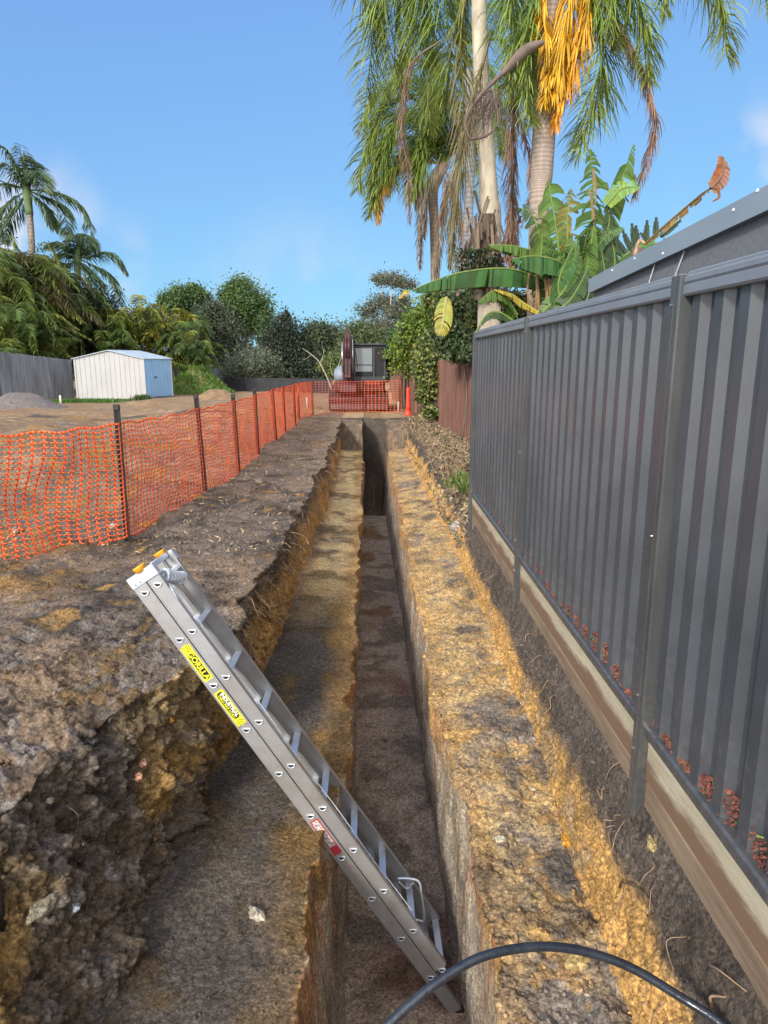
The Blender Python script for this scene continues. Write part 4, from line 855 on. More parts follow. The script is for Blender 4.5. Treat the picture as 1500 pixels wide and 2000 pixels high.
tree('hedge_bush', 'blue green shrub over the fence next to the excavator cab', 24.5, (790, 770), [(775, 700, 22, 16), (800, 695, 24, 18), (790, 670, 24, 20), (770, 670, 12, 20)], 6000, .15, [(.05, .10, .04), (.04, .08, .04), (.08, .14, .04)], sub=50, group='greenery over the right fence', catn='bush', tr=.05)
tree('hedge_bush', 'dark understorey of leaves below the banana leaves', 10.3, (960, 660), [(960, 590, 30, 24), (985, 610, 26, 20), (940, 640, 20, 20), (1010, 600, 22, 22)], 8000, .08, [(.05, .07, .02), (.10, .11, .03), (.03, .05, .02)], sub=60, group='greenery over the right fence', catn='bush', tr=.04)

# ---- banana-like plant with torn blades
def blade(parent, mid, width, col, ns=38, tear=.5, fold=(.2, .2), label=None, up=(0, -1, .3), shape=1., ragged=.25, rib=(.20, .28, .07), nm='leaf'):
    """midrib plus strips of blade either side, torn apart here and there"""
    pts = spline(mid, ns*2+1); T = nrm(np.gradient(pts, axis=0)); vs = []; fs = []; cs = []
    up = nrm(V(*up))
    for sg in (0, 1):
        s = 1 if sg == 0 else -1; gap = 0.; tilt = fold[sg]; run_end = 0; rag = 1.
        for i in range(ns):
            t = (i+.5)/ns; wdt = width*(sin(pi*min(1, t*.93+.07)**.8)**.55)*shape
            if i >= run_end:
                run_end = i+random.choice((1, 1, 2, 2, 3)) if random.random() < tear else i+random.randint(4, 9)
                tilt = fold[sg]+random.uniform(-.3, .5)*min(1, tear*1.6); rag = random.uniform(1-ragged, 1)
            gap = .35 if i == run_end-1 and tear > 0 else 0
            wdt *= rag*random.uniform(.96, 1)
            a = pts[2*i]; b = pts[2*i+2]; 
            b = b-(b-a)*gap
            tt = T[2*i+1]; S = nrm(np.cross(tt, up))*s; Nn = nrm(np.cross(S, tt))*s
            dd = nrm(S*cos(tilt)+V(0, 0, -1)*sin(tilt)+tt*.18); dd2 = nrm(dd+V(0, 0, -.55)+tt*.15)
            n0 = len(vs); rows = []
            for (q, base_) in ((0, a), (1, b)):
                rows.append([base_, base_+dd*wdt*.5, base_+dd*wdt*.5+dd2*wdt*.5])
            for r_ in rows: vs.extend(r_)
            fs += [(n0, n0+3, n0+4, n0+1), (n0+1, n0+4, n0+5, n0+2)]
            k = random.uniform(.68, 1.3); c = V(*col)*k*V(random.uniform(.85, 1.3), 1, random.uniform(.8, 1.2))
            cs += [c*1.1, c, c*V(1.15, .95, .85)]*2
    mb = MB().tube(pts, np.linspace(.016, .004, len(pts)), 5, False); n0 = len(vs)
    vs += mb.v; fs += [tuple(x+n0 for x in f) for f in mb.f]; cs += [rib]*len(mb.v)
    o = link_mesh(nm, np.array(vs), fs, M['leaf'], parent, np.array(cs)); 
    if label: o['label'] = label
    return o
BN = empty('banana_plant', (P(1090, 640, 8.6)[0], 8.6, .12), 'broad leaved banana-like plant with torn green blades behind the steel fence', 'plant')
bg1 = (.04, .12, .03); bg2 = (.075, .16, .03); bg3 = (.04, .085, .03)
mb = MB()
for (a, b, r) in (((1060, 680), (1075, 520), .05), ((1100, 680), (1110, 500), .05), ((1130, 680), (1150, 480), .05), ((1085, 680), (1080, 540), .04)):
    q = P(a[0], a[1], 8.7); mb.tube(spline([V(q[0], 8.7, .1), V(q[0], 8.7, 1.1), q, P(b[0], b[1], 8.7)], 14), np.linspace(r*1.4, r*.5, 14), 8, col=(.22, .22, .07))
mb.build('stems', M['bark'], BN, cols=True, smooth=True)
def bl(uv, Y0, Y1, w_, col, **k): return blade(BN, PP(Yr(Y0, Y1, len(uv)), *uv), w_*(1.25 if k.get('up') is None else 1.15), col, **k)
bl([(1065, 548), (1020, 530), (970, 524), (900, 532), (850, 548), (806, 566)], 8.5, 7.9, .20, bg1, tear=.35, fold=(1.25, 1.3), up=(0, 0, 1), ns=40, label='long horizontal leaf reaching left, blade hanging down')
bl([(1110, 522), (1080, 506), (1040, 500), (1000, 506)], 8.4, 8.0, .22, bg1, tear=.15, fold=(1.1, 1.2), up=(0, 0, 1), ns=24, label='leaf curving left above the long one')
bl([(1075, 500), (1040, 490), (1000, 480), (955, 478)], 8.7, 8.5, .14, bg2, tear=.5, fold=(.9, 1.1), up=(0, 0, 1))
bl([(1095, 560), (1060, 480), (1040, 420), (1012, 405)], 8.6, 8.5, .15, bg3, tear=.8, fold=(.4, .5), ragged=.35)
bl([(1095, 520), (1085, 440), (1075, 380), (1072, 352)], 8.6, 8.5, .19, bg2, tear=.5, fold=(.3, .6), ragged=.4)
bl([(1110, 520), (1108, 440), (1112, 390), (1115, 368)], 8.6, 8.5, .13, (.16, .17, .04), tear=.9, fold=(.4, .4), ragged=.6, label='yellowing torn upright leaf')
bl([(1150, 530), (1156, 430), (1158, 350), (1152, 290)], 8.6, 8.4, .20, bg2, tear=1., fold=(.5, .4), ragged=.35, label='tall upright leaf shredded into ribbons')
bl([(1150, 540), (1185, 440), (1215, 350), (1238, 280)], 8.6, 8.3, .17, bg2, tear=.7, fold=(.5, .9), ragged=.35, label='tall leaf leaning right with a pointed tip')
bl([(1185, 400), (1210, 372), (1232, 365), (1247, 368)], 8.3, 8.2, .10, (.13, .27, .04), tear=.1, fold=(.1, .1), ns=12, label='wide pale green flap at the right of the plant')
bl([(1160, 520), (1180, 470), (1190, 430), (1185, 400)], 8.5, 8.4, .18, bg3, tear=.5, fold=(.6, .8))
bl([(1120, 600), (1140, 540), (1150, 500), (1160, 440)], 8.3, 8.2, .17, bg2, tear=.4, fold=(.5, .8))
bl([(1110, 620), (1090, 560), (1110, 500), (1130, 470)], 8.3, 8.2, .16, bg1, tear=.4, fold=(.5, .8))
bl([(1060, 610), (1100, 570), (1120, 520), (1125, 480)], 8.3, 8.2, .12, bg2, tear=.2, fold=(.3, .5))
bl([(1070, 620), (1110, 590), (1130, 560), (1150, 520)], 8.2, 8.1, .13, bg3, tear=.2, fold=(.3, .5))
bl([(1150, 620), (1165, 570), (1180, 530), (1210, 520)], 8.4, 8.3, .15, bg1, tear=.4, fold=(.5, .8))
bl([(1120, 610), (1160, 590), (1180, 540), (1175, 490)], 8.2, 8.1, .14, bg3, tear=.3, fold=(.4, .6))
bl([(1200, 540), (1200, 500), (1195, 470), (1190, 450)], 8.5, 8.4, .12, bg3, tear=.6, fold=(.6, .6))
bl([(1052, 610), (1020, 590), (1000, 575), (965, 565)], 8.3, 8.1, .07, (.32, .30, .05), tear=.4, fold=(.9, 1.), up=(0, 0, 1), label='yellow stalked leaf bending to the left', rib=(.5, .42, .06))
bl([(1010, 615), (985, 575), (960, 570), (935, 590)], 8.3, 8.0, .14, bg2, tear=.2, fold=(.9, 1.), up=(0, 0, 1))
bl([(1000, 625), (975, 610), (950, 615), (928, 650)], 8.1, 7.9, .09, bg3, tear=.2, fold=(.8, 1.), up=(0, 0, 1))
bl([(872, 580), (868, 605), (864, 635), (858, 655)], 8.1, 8.0, .12, (.22, .24, .04), tear=.1, fold=(.1, .3), up=(0, -1, 0), ns=14, label='yellow green broken leaf hanging from the long leaf', rib=(.4, .35, .15))
bl([(800, 570), (790, 568), (785, 575), (778, 582)], 8.0, 8.0, .05, (.45, .28, .06), tear=.1, fold=(.7, .8), ns=6, up=(0, 0, 1))
for k_ in range(12):
    u0 = random.uniform(1050, 1170); v0 = random.uniform(560, 620); du = random.gauss(0, 38); hh = random.uniform(80, 170)
    bl([(u0, v0), (u0+du*.25, v0-hh*.45), (u0+du*.7, v0-hh*.85), (u0+du*1.3, v0-hh)], 8.55, random.uniform(8.15, 8.5), random.uniform(.08, .15), random.choice([bg1, bg2, bg3, (.11, .19, .04)]), tear=random.uniform(.4, 1), fold=(random.uniform(.2, .8), random.uniform(.3, 1)))
for k_ in range(9):   # dead brown sheaths
    u = random.uniform(1035, 1085); v = random.uniform(560, 600)
    blade(BN, PP(8.35, (u, v-50), (u+random.uniform(-8, 8), v), (u+random.uniform(-10, 10), v+40)), .05, (.26, .14, .07), ns=10, tear=.8, fold=(.8, .9), nm='dead_leaf', rib=(.3, .2, .1))
for k_ in range(4):
    u = 1150+random.uniform(-5, 8); blade(BN, PP(8.3, (u, 330+k_*40), (u+6, 370+k_*40), (u+4, 410+k_*40)), .04, (.30, .17, .11), ns=8, tear=.8, fold=(.9, .9), nm='dead_leaf', rib=(.3, .2, .1))
# dead leaf stalk over the grey roof edge
DS = empty('dead_leaf_stalk', V(P(1240, 500, 7.25)[0]-.1, 7.3, .1), 'dry torn leaf stalk with a curled brown tip above the grey building', 'dead leaf')
def ds(mid, w_, col, **k): return blade(DS, mid, w_, col, **k)
q = P(1240, 500, 7.25); MB().tube(spline([V(q[0]-.1, 7.3, .1), V(q[0]-.05, 7.3, 1.2), q, P(1262, 475, 7.2)], 16), np.linspace(.03, .016, 16), 7).build('stem', M['root'], DS, True)
ds(PP(Yr(7.2, 5.5, 5), (1262, 475), (1300, 440), (1340, 405), (1372, 378), (1392, 365)), .075, (.30, .22, .09), ns=22, tear=1., fold=(1.3, 1.35), up=(0, 0, 1), ragged=.7, rib=(.35, .26, .12))
ds(PP(5.5, (1388, 368), (1405, 350), (1412, 330), (1408, 305)), .085, (.24, .095, .03), ns=9, tear=.0, fold=(.5, -.3), label='curled rust brown leaf tip', rib=(.2, .1, .06))
ds(PP(5.5, (1390, 365), (1402, 372), (1404, 385), (1392, 393)), .02, (.25, .12, .07), ns=6, tear=.2, fold=(.3, .3), rib=(.2, .1, .06))
AG = empty('agave_plant', V(P(1245, 485, 7.6)[0], 7.6, .1), 'spiky dark green sword leaves peeking over the grey building', 'plant')
q = P(1245, 485, 7.6); MB().tube([V(q[0], 7.6, .1), V(q[0], 7.6, 1.2), q], (.09, .08, .07), 9).build('stem', M['root_dark'], AG, True)
for (a, b) in (((1232, 488), (1216, 450)), ((1240, 482), (1234, 436)), ((1245, 480), (1242, 440)), ((1262, 475), (1264, 430)), ((1280, 465), (1282, 424)), ((1222, 495), (1200, 462)), ((1270, 470), (1250, 455)), ((1290, 462), (1330, 430))):
    blade(AG, PP(7.6, a, ((a[0]+b[0])/2, (a[1]+b[1])/2), b), .035, (.03, .055, .03), ns=5, tear=0, fold=(.1, .1), ragged=0, rib=(.03, .055, .03))

# ------------------------------------------------------------------ steel fence on the right
FX = 1.16; ZB = .162; ZT = 1.985; POSTS = [-2.55, .06, 2.68, 5.27, 7.98]
SF = empty('steel_fence', (FX, 5.3, 0), 'charcoal corrugated steel fence with capping coloured pale for sky reflection along the right of the trench', 'fence')
def corrugated(y0, y1, x, depth, pitch, z0, z1):
    prof = []; n = max(1, round((y1-y0)/pitch)); p = (y1-y0)/n
    for i in range(n):
        yb = y0+i*p
        prof += [(x, yb), (x, yb+p*.36), (x-depth, yb+p*.50), (x-depth, yb+p*.86)]
    prof.append((x, y1)); vs = []; fs = []
    t = .0012
    zs = [z0, z1]
    for (a, b) in prof:
        for z in zs: vs.append((a, b, z))
    k = len(zs)
    for i in range(len(prof)-1): fs.append((i*k, (i+1)*k, (i+1)*k+1, i*k+1))
    return vs, fs
for i in range(len(POSTS)-1):
    v, f = corrugated(POSTS[i]+.045, POSTS[i+1]-.045, FX+.040, .030, .172, ZB+.005, ZT-.012)
    o = link_mesh('panel', v, f, M['fence_metal'], SF)
    so = o.modifiers.new('thickness', 'SOLIDIFY'); so.thickness = .0015
X_, Y_, Z_ = V(1, 0, 0), V(0, 1, 0), V(0, 0, 1)
for i in range(len(POSTS)-1):
    a, b = POSTS[i]+.04, POSTS[i+1]-.04
    prof = [(-.012, -.048), (-.018, -.040), (-.018, -.012), (-.010, -.006), (-.016, .002), (-.016, .018), (-.006, .026), (-.006, .034), (.002, .040), (.052, .040), (.060, .034), (.060, .026), (.070, .018), (.070, -.048)]
    MB().prism(prof, (FX, a, ZT-.01), X_, Z_, Y_, b-a).build('top_rail', M['rail_metal'], SF)
    prof = [(-.010, -.030), (-.014, -.022), (-.014, .014), (-.004, .022), (.052, .022), (.062, .014), (.062, -.022), (.058, -.030)]
    MB().prism(prof, (FX, a, ZB+.004), X_, Z_, Y_, b-a).build('bottom_rail', M['post_metal'], SF)
for i, y in enumerate(POSTS[1:]):
    # two C channels back to back, with the groove between them
    prof = [(-.032, -.036), (-.032, -.006), (-.022, -.004), (-.022, .004), (-.032, .006), (-.032, .036), (-.026, .042), (.072, .042), (.078, .036), (.078, -.036), (.072, -.042), (-.026, -.042)]
    po = MB().prism(prof, (FX, y, -.75), X_, Y_, Z_, ZT+.018+.75).build('post', M['post_metal'], SF)
    m = MB()
    for z in (.30, .05, 1.0, 1.9): m.tube([(FX-.033, y+.02, z), (FX-.037, y+.02, z)], .006, 8)
    m.build('screw', M['chrome'], po)
# timber plinth under it
SW = empty('timber_plinth', (FX, 5, -.2), 'stained treated pine sleepers retaining the soil under the steel fence', 'retaining wall')
for i in range(len(POSTS)-1):
    a = POSTS[i]+.044; b = POSTS[i+1]-.044
    MB().box((FX+.028, (a+b)/2, ZB-.128), (.05, b-a, .195), bev=.006).build('sleeper', M['sleeper'], SW)
    MB().box((FX+.032, (a+b)/2, ZB-.128-.205), (.05, b-a-.004, .2), bev=.006).build('sleeper', M['sleeper_low'], SW)
# red bark mulch spilling over the bottom rail
def mulch():
    mb = MB()
    for i in range(2200):
        y = 1.6+2.9*random.random()**.9 if random.random() < .85 else 4.5+2*random.random()
        h = max(.006, .06+.05*sin(y*4.1)+.03*sin(y*9.7+1)); x = FX+random.uniform(.014, .036); z = ZB+.024+random.random()*h*(1-.4*(x-FX)/.06)
        k = random.uniform(.5, 1.4); s = random.uniform(.005, .015)
        col = (.17*k, .055*k, .038*k) if random.random() < .93 else (.07*k, .12*k, .03*k)
        a = V(x, y, z); d = nrm(V(random.gauss(0, 1), random.gauss(0, 1), random.gauss(0, .6)))
        mb.bar(a-d*s, a+d*s, s*.7, .003, up=(random.gauss(0, 1), random.gauss(0, 1), 1), col=col)
    tag(mb.build('bark_mulch', M['mulch'], None, cols=True), 'red bark chips pushed out over the bottom rail of the steel fence', 'mulch', kind='stuff')
mulch()

# ------------------------------------------------------------------ grey building behind
GB = empty('grey_building', (2.2, 4, .12), 'dark grey clad outbuilding with pale metal edge flashing behind the steel fence', 'building')
def quadbox(mb, a, b, c, d, th):
    """slab through four points, thickened along +X"""
    e = V(th, 0, 0); vs = [V(*q) for q in (a, b, c, d)]; vs += [q+e for q in vs]
    mb.add(vs, [(0, 1, 2, 3), (7, 6, 5, 4), (0, 4, 5, 1), (1, 5, 6, 2), (2, 6, 7, 3), (3, 7, 4, 0)])
xf = 2.06
eL = P(1148, 548, 7.0); 
def onX(u, v, x): d = ray(u, v); return CPOS+d*(x/d[0])
tl = onX(1150, 545, xf); tr_ = onX(1500, 360, xf); 
yl, zl_ = tl[1], tl[2]; sl_ = (tr_[2]-tl[2])/(tr_[1]-tl[1]); zt = lambda y: zl_+sl_*(y-yl)
FLH = .13
y0b = -2.0; ysp = onX(1305, 520, xf)[1]
for (a, b) in ((y0b, ysp-.012), (ysp+.012, yl-.03)):
    m = MB(); quadbox(m, (xf+.05, a, .12), (xf+.05, b, .12), (xf+.05, b, zt(b)-FLH+.02), (xf+.05, a, zt(a)-FLH+.02), .05); m.build('wall_panel', M['wall_grey'], GB)
m = MB(); quadbox(m, (xf, y0b, zt(y0b)-FLH), (xf, yl, zt(yl)-FLH), (xf, yl, zt(yl)), (xf, y0b, zt(y0b)), .16); m.build('edge_flashing', M['flash'], GB)
m = MB(); quadbox(m, (xf+.16, y0b, zt(y0b)-.03), (xf+.16, yl, zt(yl)-.03), (xf+3, yl, zt(yl)+.25), (xf+3, y0b, zt(y0b)+.25), .05); m.build('roof', M['flash'], GB)
m = MB().box((xf+1.6, yl-.05, 1.2), (3.0, .06, 2.1)); m.build('end_wall', M['wall_grey'], GB)
m = MB()
for (a, b) in (((1289, 485), (1265, 560)), ((1352, 450), (1320, 535)), ((1159, 550), (1146, 585))):
    pa = onX(*a, xf+.03); pb = onX(*b, xf+.03); m = MB(); m.tube([pa, pb+(pb-pa)*1.0], .004, 5); m.build('tie_rod', M['white'], GB)
m = MB()
for (u, v) in ((1480, 372), (1433, 410), (1240, 505), (1196, 528), (1295, 495)):
    p = onX(u, v, xf); m.tube([p+V(.001, 0, 0), p-V(.006, 0, 0)], .009, 8)
m.build('screw', M['white'], GB)

# ------------------------------------------------------------------ brown paling fence
PF = empty('paling_fence', (1.6, 16, 0), 'reddish brown timber paling fence under the creepers, beyond the steel fence', 'fence')
ysf = 7.4; pal = MB(); y = 8.06; kk = 0
dirf = None
parts_f = {}
while y < 31:
    y2 = y+.108; a = V(fenceX(y), y, 0); b = V(fenceX(y2), y2, 0)
    secn = int((y-8.06)//2.4); mbp = parts_f.setdefault(secn, MB()); h = 1.74+.02*random.random()-(y > 20)*.2*min(1, (y-20)/4)
    c = (a+b)/2; d = nrm(b-a); n = V(-d[1], d[0], 0)*1
    k = random.uniform(.75, 1.25)
    mbp.box((c[0]+n[0]*(kk % 2)*.012, c[1], h/2-.05), (.100, .016, h), (d, n, Z_), .003); y = y2; kk += 1
for s_, mbp in parts_f.items(): mbp.build('paling_panel', M['brown_wood'], PF)
for i in range(10):
    y = 8.16+i*2.4; MB().box((fenceX(y)-.035, y, .82), (.06, .06, 1.75), bev=.004).build('post', M['brown_wood'], PF)

# ------------------------------------------------------------------ leaf litter by the paling fence
def litter():
    n = 5200; y = RNG.uniform(8.2, 20.5, n); fx = fenceX(y); x = fx-np.abs(RNG.normal(0, .38, n))-.03
    from_ = []
    gx = GP[..., 0]; 
    rows = np.searchsorted(GP[:, 0, 1], y)
    pts = []
    for k in range(n):
        r = min(rows[k], GP.shape[0]-1); lo = 0; cols_ = np.where(GS[0] > 7.2)[0]; xs = GP[r, cols_, 0]; j = cols_[np.argmin(np.abs(xs-x[k]))]
        pts.append(GP[r, j]+V(0, 0, .01+random.random()*.04))
    pts = np.array(pts)
    a = leaves(pts[:3200], .10, (.20, .15, .10), jit=.6, aspect=.35); b = leaves(pts[3200:4400], .09, (.34, .27, .17), jit=.4, aspect=.3); c = leaves(pts[4400:4800], .08, (.10, .16, .04), jit=.4)
    v, f, cc = cat([a, b, c]); v[:, 2] = np.where(True, v[:, 2], 0)
    tag(link_mesh('leaf_litter', v, f, M['straw'], None, cc), 'dry leaves and twigs heaped at the foot of the paling fence', 'leaf litter', kind='stuff')
    mb = MB()
    for k in range(150):
        p = pts[4800+k]; L = random.uniform(.1, .45); d = nrm(V(random.gauss(0, 1), random.gauss(0, 1), random.uniform(0, .5)))
        mb.tube([p, p+d*L*.5+V(0, 0, .02), p+d*L], [.008, .006, .003], 4, False)
    tag(mb.build('twigs', M['root'], None), 'thin broken twigs in the litter by the paling fence', 'twigs', kind='stuff')
    # straw on the flat ground left
    cond = (GS < 1) & (GP[..., 1] > 6) & (GP[..., 1] < 26) & (GP[..., 0] > -9)
    s = near_pts(3500, cond); pp = GP[s[:, 0], s[:, 1]]+np.array([0, 0, .008])
    v, f, cc = leaves(pp, .06, (.30, .22, .13), jit=.6, aspect=.15)
    tag(link_mesh('ground_debris', v, f, M['straw'], None, cc), 'scattered straw, bark and root fragments on the bare ground', 'debris', kind='stuff')
litter()

# ------------------------------------------------------------------ orange barrier mesh and its pickets
PK = [((-85, 1130), (-105, 800)), ((250, 1055), (228, 790)), ((402, 970), (383, 770)), ((467, 925), (455, 770)), ((505, 893), (497, 758)), ((540, 868), (531, 755)), ((557, 847), (552, 752)),
      ((577, 832), (573, 747)), ((584, 823), (581, 744)), ((611, 812), (609, 743)), ((712, 805), (711, 742))]
ORD = ['', 'nearest black picket of the orange mesh, standing behind the ladder head', 'second black picket from the camera on the orange mesh', 'third black picket from the camera on the orange mesh',
       'fourth black picket from the camera, in the middle of the mesh run', 'fifth black picket from the camera on the mesh run', 'sixth black picket from the camera on the mesh run',
       'seventh black picket, third before the mesh corner', 'eighth black picket, just before the mesh corner', 'corner picket where the orange mesh turns across the trench end', 'picket in front of the excavator at the end of the trench']
bases = []
for i, (b, t) in enumerate(PK):
    p = G(*b, gz(-2.2, 8)*0+0.); q = P(t[0], t[1], p[1]); p[2] = 0; bases.append((p, q))
    if i == 0: 
        continue
    h = q[2]-p[2]; lean = q-p
    ax = nrm(lean); o = empty('star_picket', p, ORD[i], 'picket', 'black star pickets carrying the orange mesh')
    m = MB(); side = nrm(np.cross(ax, Y_)); fr_ = np.cross(side, ax)
    for a in (90, 210, 330):
        d = side*cos(radians(a))+fr_*sin(radians(a)); e = np.cross(ax, d)
        m.box(p+lean*.42+d*.016, (.034, .008, np.linalg.norm(lean)*1.16), (d, e, ax))
    m.build('shaft', M['picket'], o)
    m = MB().box(q-ax*.03, (.045, .045, .05), (side, fr_, ax), .006); m.build('cap', M['picket'], o)
def mesh_run(name, lab, stations, tops, n_rows=24, cell=.085, sag=.02, h_off=0, wrinkle=1., fat=1.):
    """stations: bottom points at posts, tops: top points; woven into one net with round-cornered cells"""
    mb = MB(); cols_ = []
    for i in range(len(stations)-1):
        a, b = stations[i], stations[i+1]; ta, tb = tops[i], tops[i+1]; L = np.linalg.norm((b-a)[:2]); n = max(4, int(L/cell))
        for k in range(n+(i == len(stations)-2)):
            t = k/n; bo = a+(b-a)*t; to = ta+(tb-ta)*t; s = sin(pi*t)
            to = to-V(0, 0, sag*s*wrinkle); side = nrm(V(-(b-a)[1], (b-a)[0], 0))
            col_ = []
            for r in range(n_rows+1):
                q = r/n_rows; p = bo+(to-bo)*q
                ph = i*1.9
                p = p+side*(s*wrinkle*(.035*sin(q*5+ph)+.02*sin(t*14+q*3+ph)+.02*sin(q*11-t*9)))
                p = p+nrm(V(*(b-a)))*s*wrinkle*.035*sin(q*6.+t*5+ph)
                p = p+V(0, 0, wrinkle*.012*sin(t*23+ph+q*4))
                col_.append(p)
            cols_.append(col_)
    A = np.array(cols_); C, R_, _ = A.shape
    Tt = nrm(np.gradient(A, axis=0)); Up = nrm(np.gradient(A, axis=1)); Nn = nrm(np.cross(Tt, Up))
    vs = []; fs = []
    far = np.clip(A[:, 0, 1]/9, 1, 1.5)*fat
    def strip(p0, p1, w0, w1, t_):
        n0 = len(vs); vs.extend([p0-w0, p0+w0, p1+w1, p1-w1]); fs.append((n0, n0+1, n0+2, n0+3))
    for c in range(C):
        hw = .0088*far[c]
        for r in range(R_-1):
            # the vertical band pinches between the nodes
            a0 = A[c, r]; a1 = A[c, r+1]; mid_ = (a0+a1)/2
            strip(a0, mid_, Tt[c, r]*hw*1.35, Tt[c, r]*hw*.8, 0); strip(mid_, a1, Tt[c, r]*hw*.8, Tt[c, r+1]*hw*1.35, 0)
    for c in range(C-1):
        hh = .0034*far[c]
        for r in range(R_):
            a0 = A[c, r]+Nn[c, r]*.0006; a1 = A[c+1, r]+Nn[c, r]*.0006; k = 2.0 if r in (0, R_-1) else 1
            m_ = (a0+a1)/2-V(0, 0, .003)
            strip(a0, m_, Up[c, r]*hh*1.7*k, Up[c, r]*hh*k, 0); strip(m_, a1, Up[c, r]*hh*k, Up[c+1, r]*hh*1.7*k, 0)
    o = link_mesh(name, np.array(vs), np.array(fs), M['mesh'], None)
    c = V(*stations[0]); me = o.data; me.transform(Matrix.Translation(Vector(-c))); o.location = c
    so = o.modifiers.new('thickness', 'SOLIDIFY'); so.thickness = .0022
    tag(o, lab, 'barrier mesh')
    return o
bt = [b+V(0, -.015, .03) for b, q in bases]; tp = []
for i, (b, q) in enumerate(bases):
    h = (q-b)[2]; f_ = min(.96, 1.10/h) if i > 1 else min(.93, 1.12/h); tp.append(b+(q-b)*f_+V(.012, -.015, 0))
mesh_run('barrier_mesh', 'orange plastic safety mesh running along the left side of the trench', bt[:10], tp[:10])
ce = G(785, 806, 0); endp = ce+V(0, 0, .02)
mesh_run('barrier_mesh', 'orange plastic safety mesh closing off the far end in front of the excavator', [bt[9], bt[10], endp], [tp[9], tp[10], endp+V(-.05, 0, 1.02)], cell=.12, wrinkle=.4, n_rows=13, fat=.42)
# picket leftmost, out of frame at the left: left out
# red tube post by the paling fence
pt = G(797, 808, 0); pt[0] = fenceX(22)-.22; pt = V(P(797, 808, 21.6)[0], 21.6, 0)
RTB = empty('red_marker_tube', pt, 'red orange plastic tube standing against the brown paling fence', 'marker post')
MB().tube([pt+V(0, 0, z) for z in (.12, .3, .62, .80, .86)], (.085, .072, .062, .060, .05), 14).build('tube', M['redtube'], RTB, True)
MB().tube([pt+V(0, 0, z) for z in (0, .04, .12, .16)], (.125, .12, .10, .09), 14).build('base', M['redtube'], RTB, True)
pt = V(P(600, 805, 24)[0], 24, 0)
MB().tube([(0, 0, 0), (0, 0, .42), (0, 0, .45)], (.03, .03, .02), 8).build('white_stake', M['white'], None, True)
o = bpy.data.objects['white_stake']; o.location = pt; tag(o, 'short white stake behind the mesh corner, left of the excavator blade', 'stake')
MB().tube([(0, 0, 0), (0, 0, .3), (0, 0, .33)], (.04, .04, .03), 8).build('white_stake', M['white'], None, True)
o = [x for x in bpy.data.objects if x.name.startswith('white_stake.')][0]; o.location = V(P(118, 780, 27.5)[0], 27.5, 0); tag(o, 'short white stake at the foot of the grey fence near the cream shed', 'stake')
MB().tube([(0, 0, 0), (0, 0, .30), (0, 0, .32)], (.03, .03, .02), 8).build('white_stake', M['white'], None, True)
o = [x for x in bpy.data.objects if x.name.startswith('white_stake.')][1]; o.location = V(P(778, 800, 23.4)[0], 23.4, 0); tag(o, 'short white stake by the right end of the orange mesh', 'stake')

# ------------------------------------------------------------------ aluminium extension ladder
z0 = 3.54; th9 = 1.1075
def camp(u, v, z): return CPOS+((u-750)/F_PX*RT+(1000-v)/F_PX*UPV+FW)*z
H0 = camp(283, 1158, z0); H9 = camp(840, 1908, z0*th9)
Ld = nrm(H9-H0); Wd = nrm(ray(718, 800)); Wd = nrm(Wd-Ld*np.dot(Wd, Ld)); Td = nrm(np.cross(Ld, Wd))
if np.dot(Td, RT) < 0: Td = -Td
PITCH = np.linalg.norm(H9-H0)/9; LWID = .385; RH = .074; OFF = .079
LAD = empty('extension_ladder', H9+Ld*.3, 'aluminium extension ladder leaning from the left ground down into the trench', 'ladder')
def Lp(s, t, w_): return H0+Ld*s+Td*t+Wd*w_          # s along, t across the two sections, w from near stile to far stile
def rail(t0, w0, inward, s0, s1):
    m = MB(); th_ = .003; fl = .030*inward
    m.box(Lp((s0+s1)/2, t0, w0), (s1-s0, RH, th_), (Ld, Td, Wd), .0008)
    for sg in (-1, 1):
        m.box(Lp((s0+s1)/2, t0+sg*(RH/2-.002), w0+fl/2+.0015*inward), (s1-s0, .004, abs(fl)), (Ld, Td, Wd))
        m.box(Lp((s0+s1)/2, t0+sg*(RH/2-.006), w0-.0022*inward), (s1-s0, .005, .0016), (Ld, Td, Wd))
    return m
s_top, s_bot = -.10, PITCH*9+.29
for (nm, t0, sa, sb, inset) in (('base', 0, s_top, s_bot, 0), ('fly', OFF, s_top+.01, s_bot-.30, .004)):
    for w0, inw in ((0+inset, 1), (LWID-inset, -1)):
        r = rail(t0, w0, inw, sa, sb).build('stile', M['alu'], LAD)
        r['label'] = ('rear' if nm == 'base' else 'front')+' section side rail, '+('near side' if inw == 1 else 'far side')
        if inw == 1: near_rail = r if nm == 'base' else near_rail
Dp = [(.019*cos(a), .019*sin(a)*.98) for a in np.linspace(0, -pi, 9)]     # D shape, flat side up
Di = [(.0145*cos(a), .0145*sin(a)-.0025) for a in np.linspace(0, -pi, 9)]
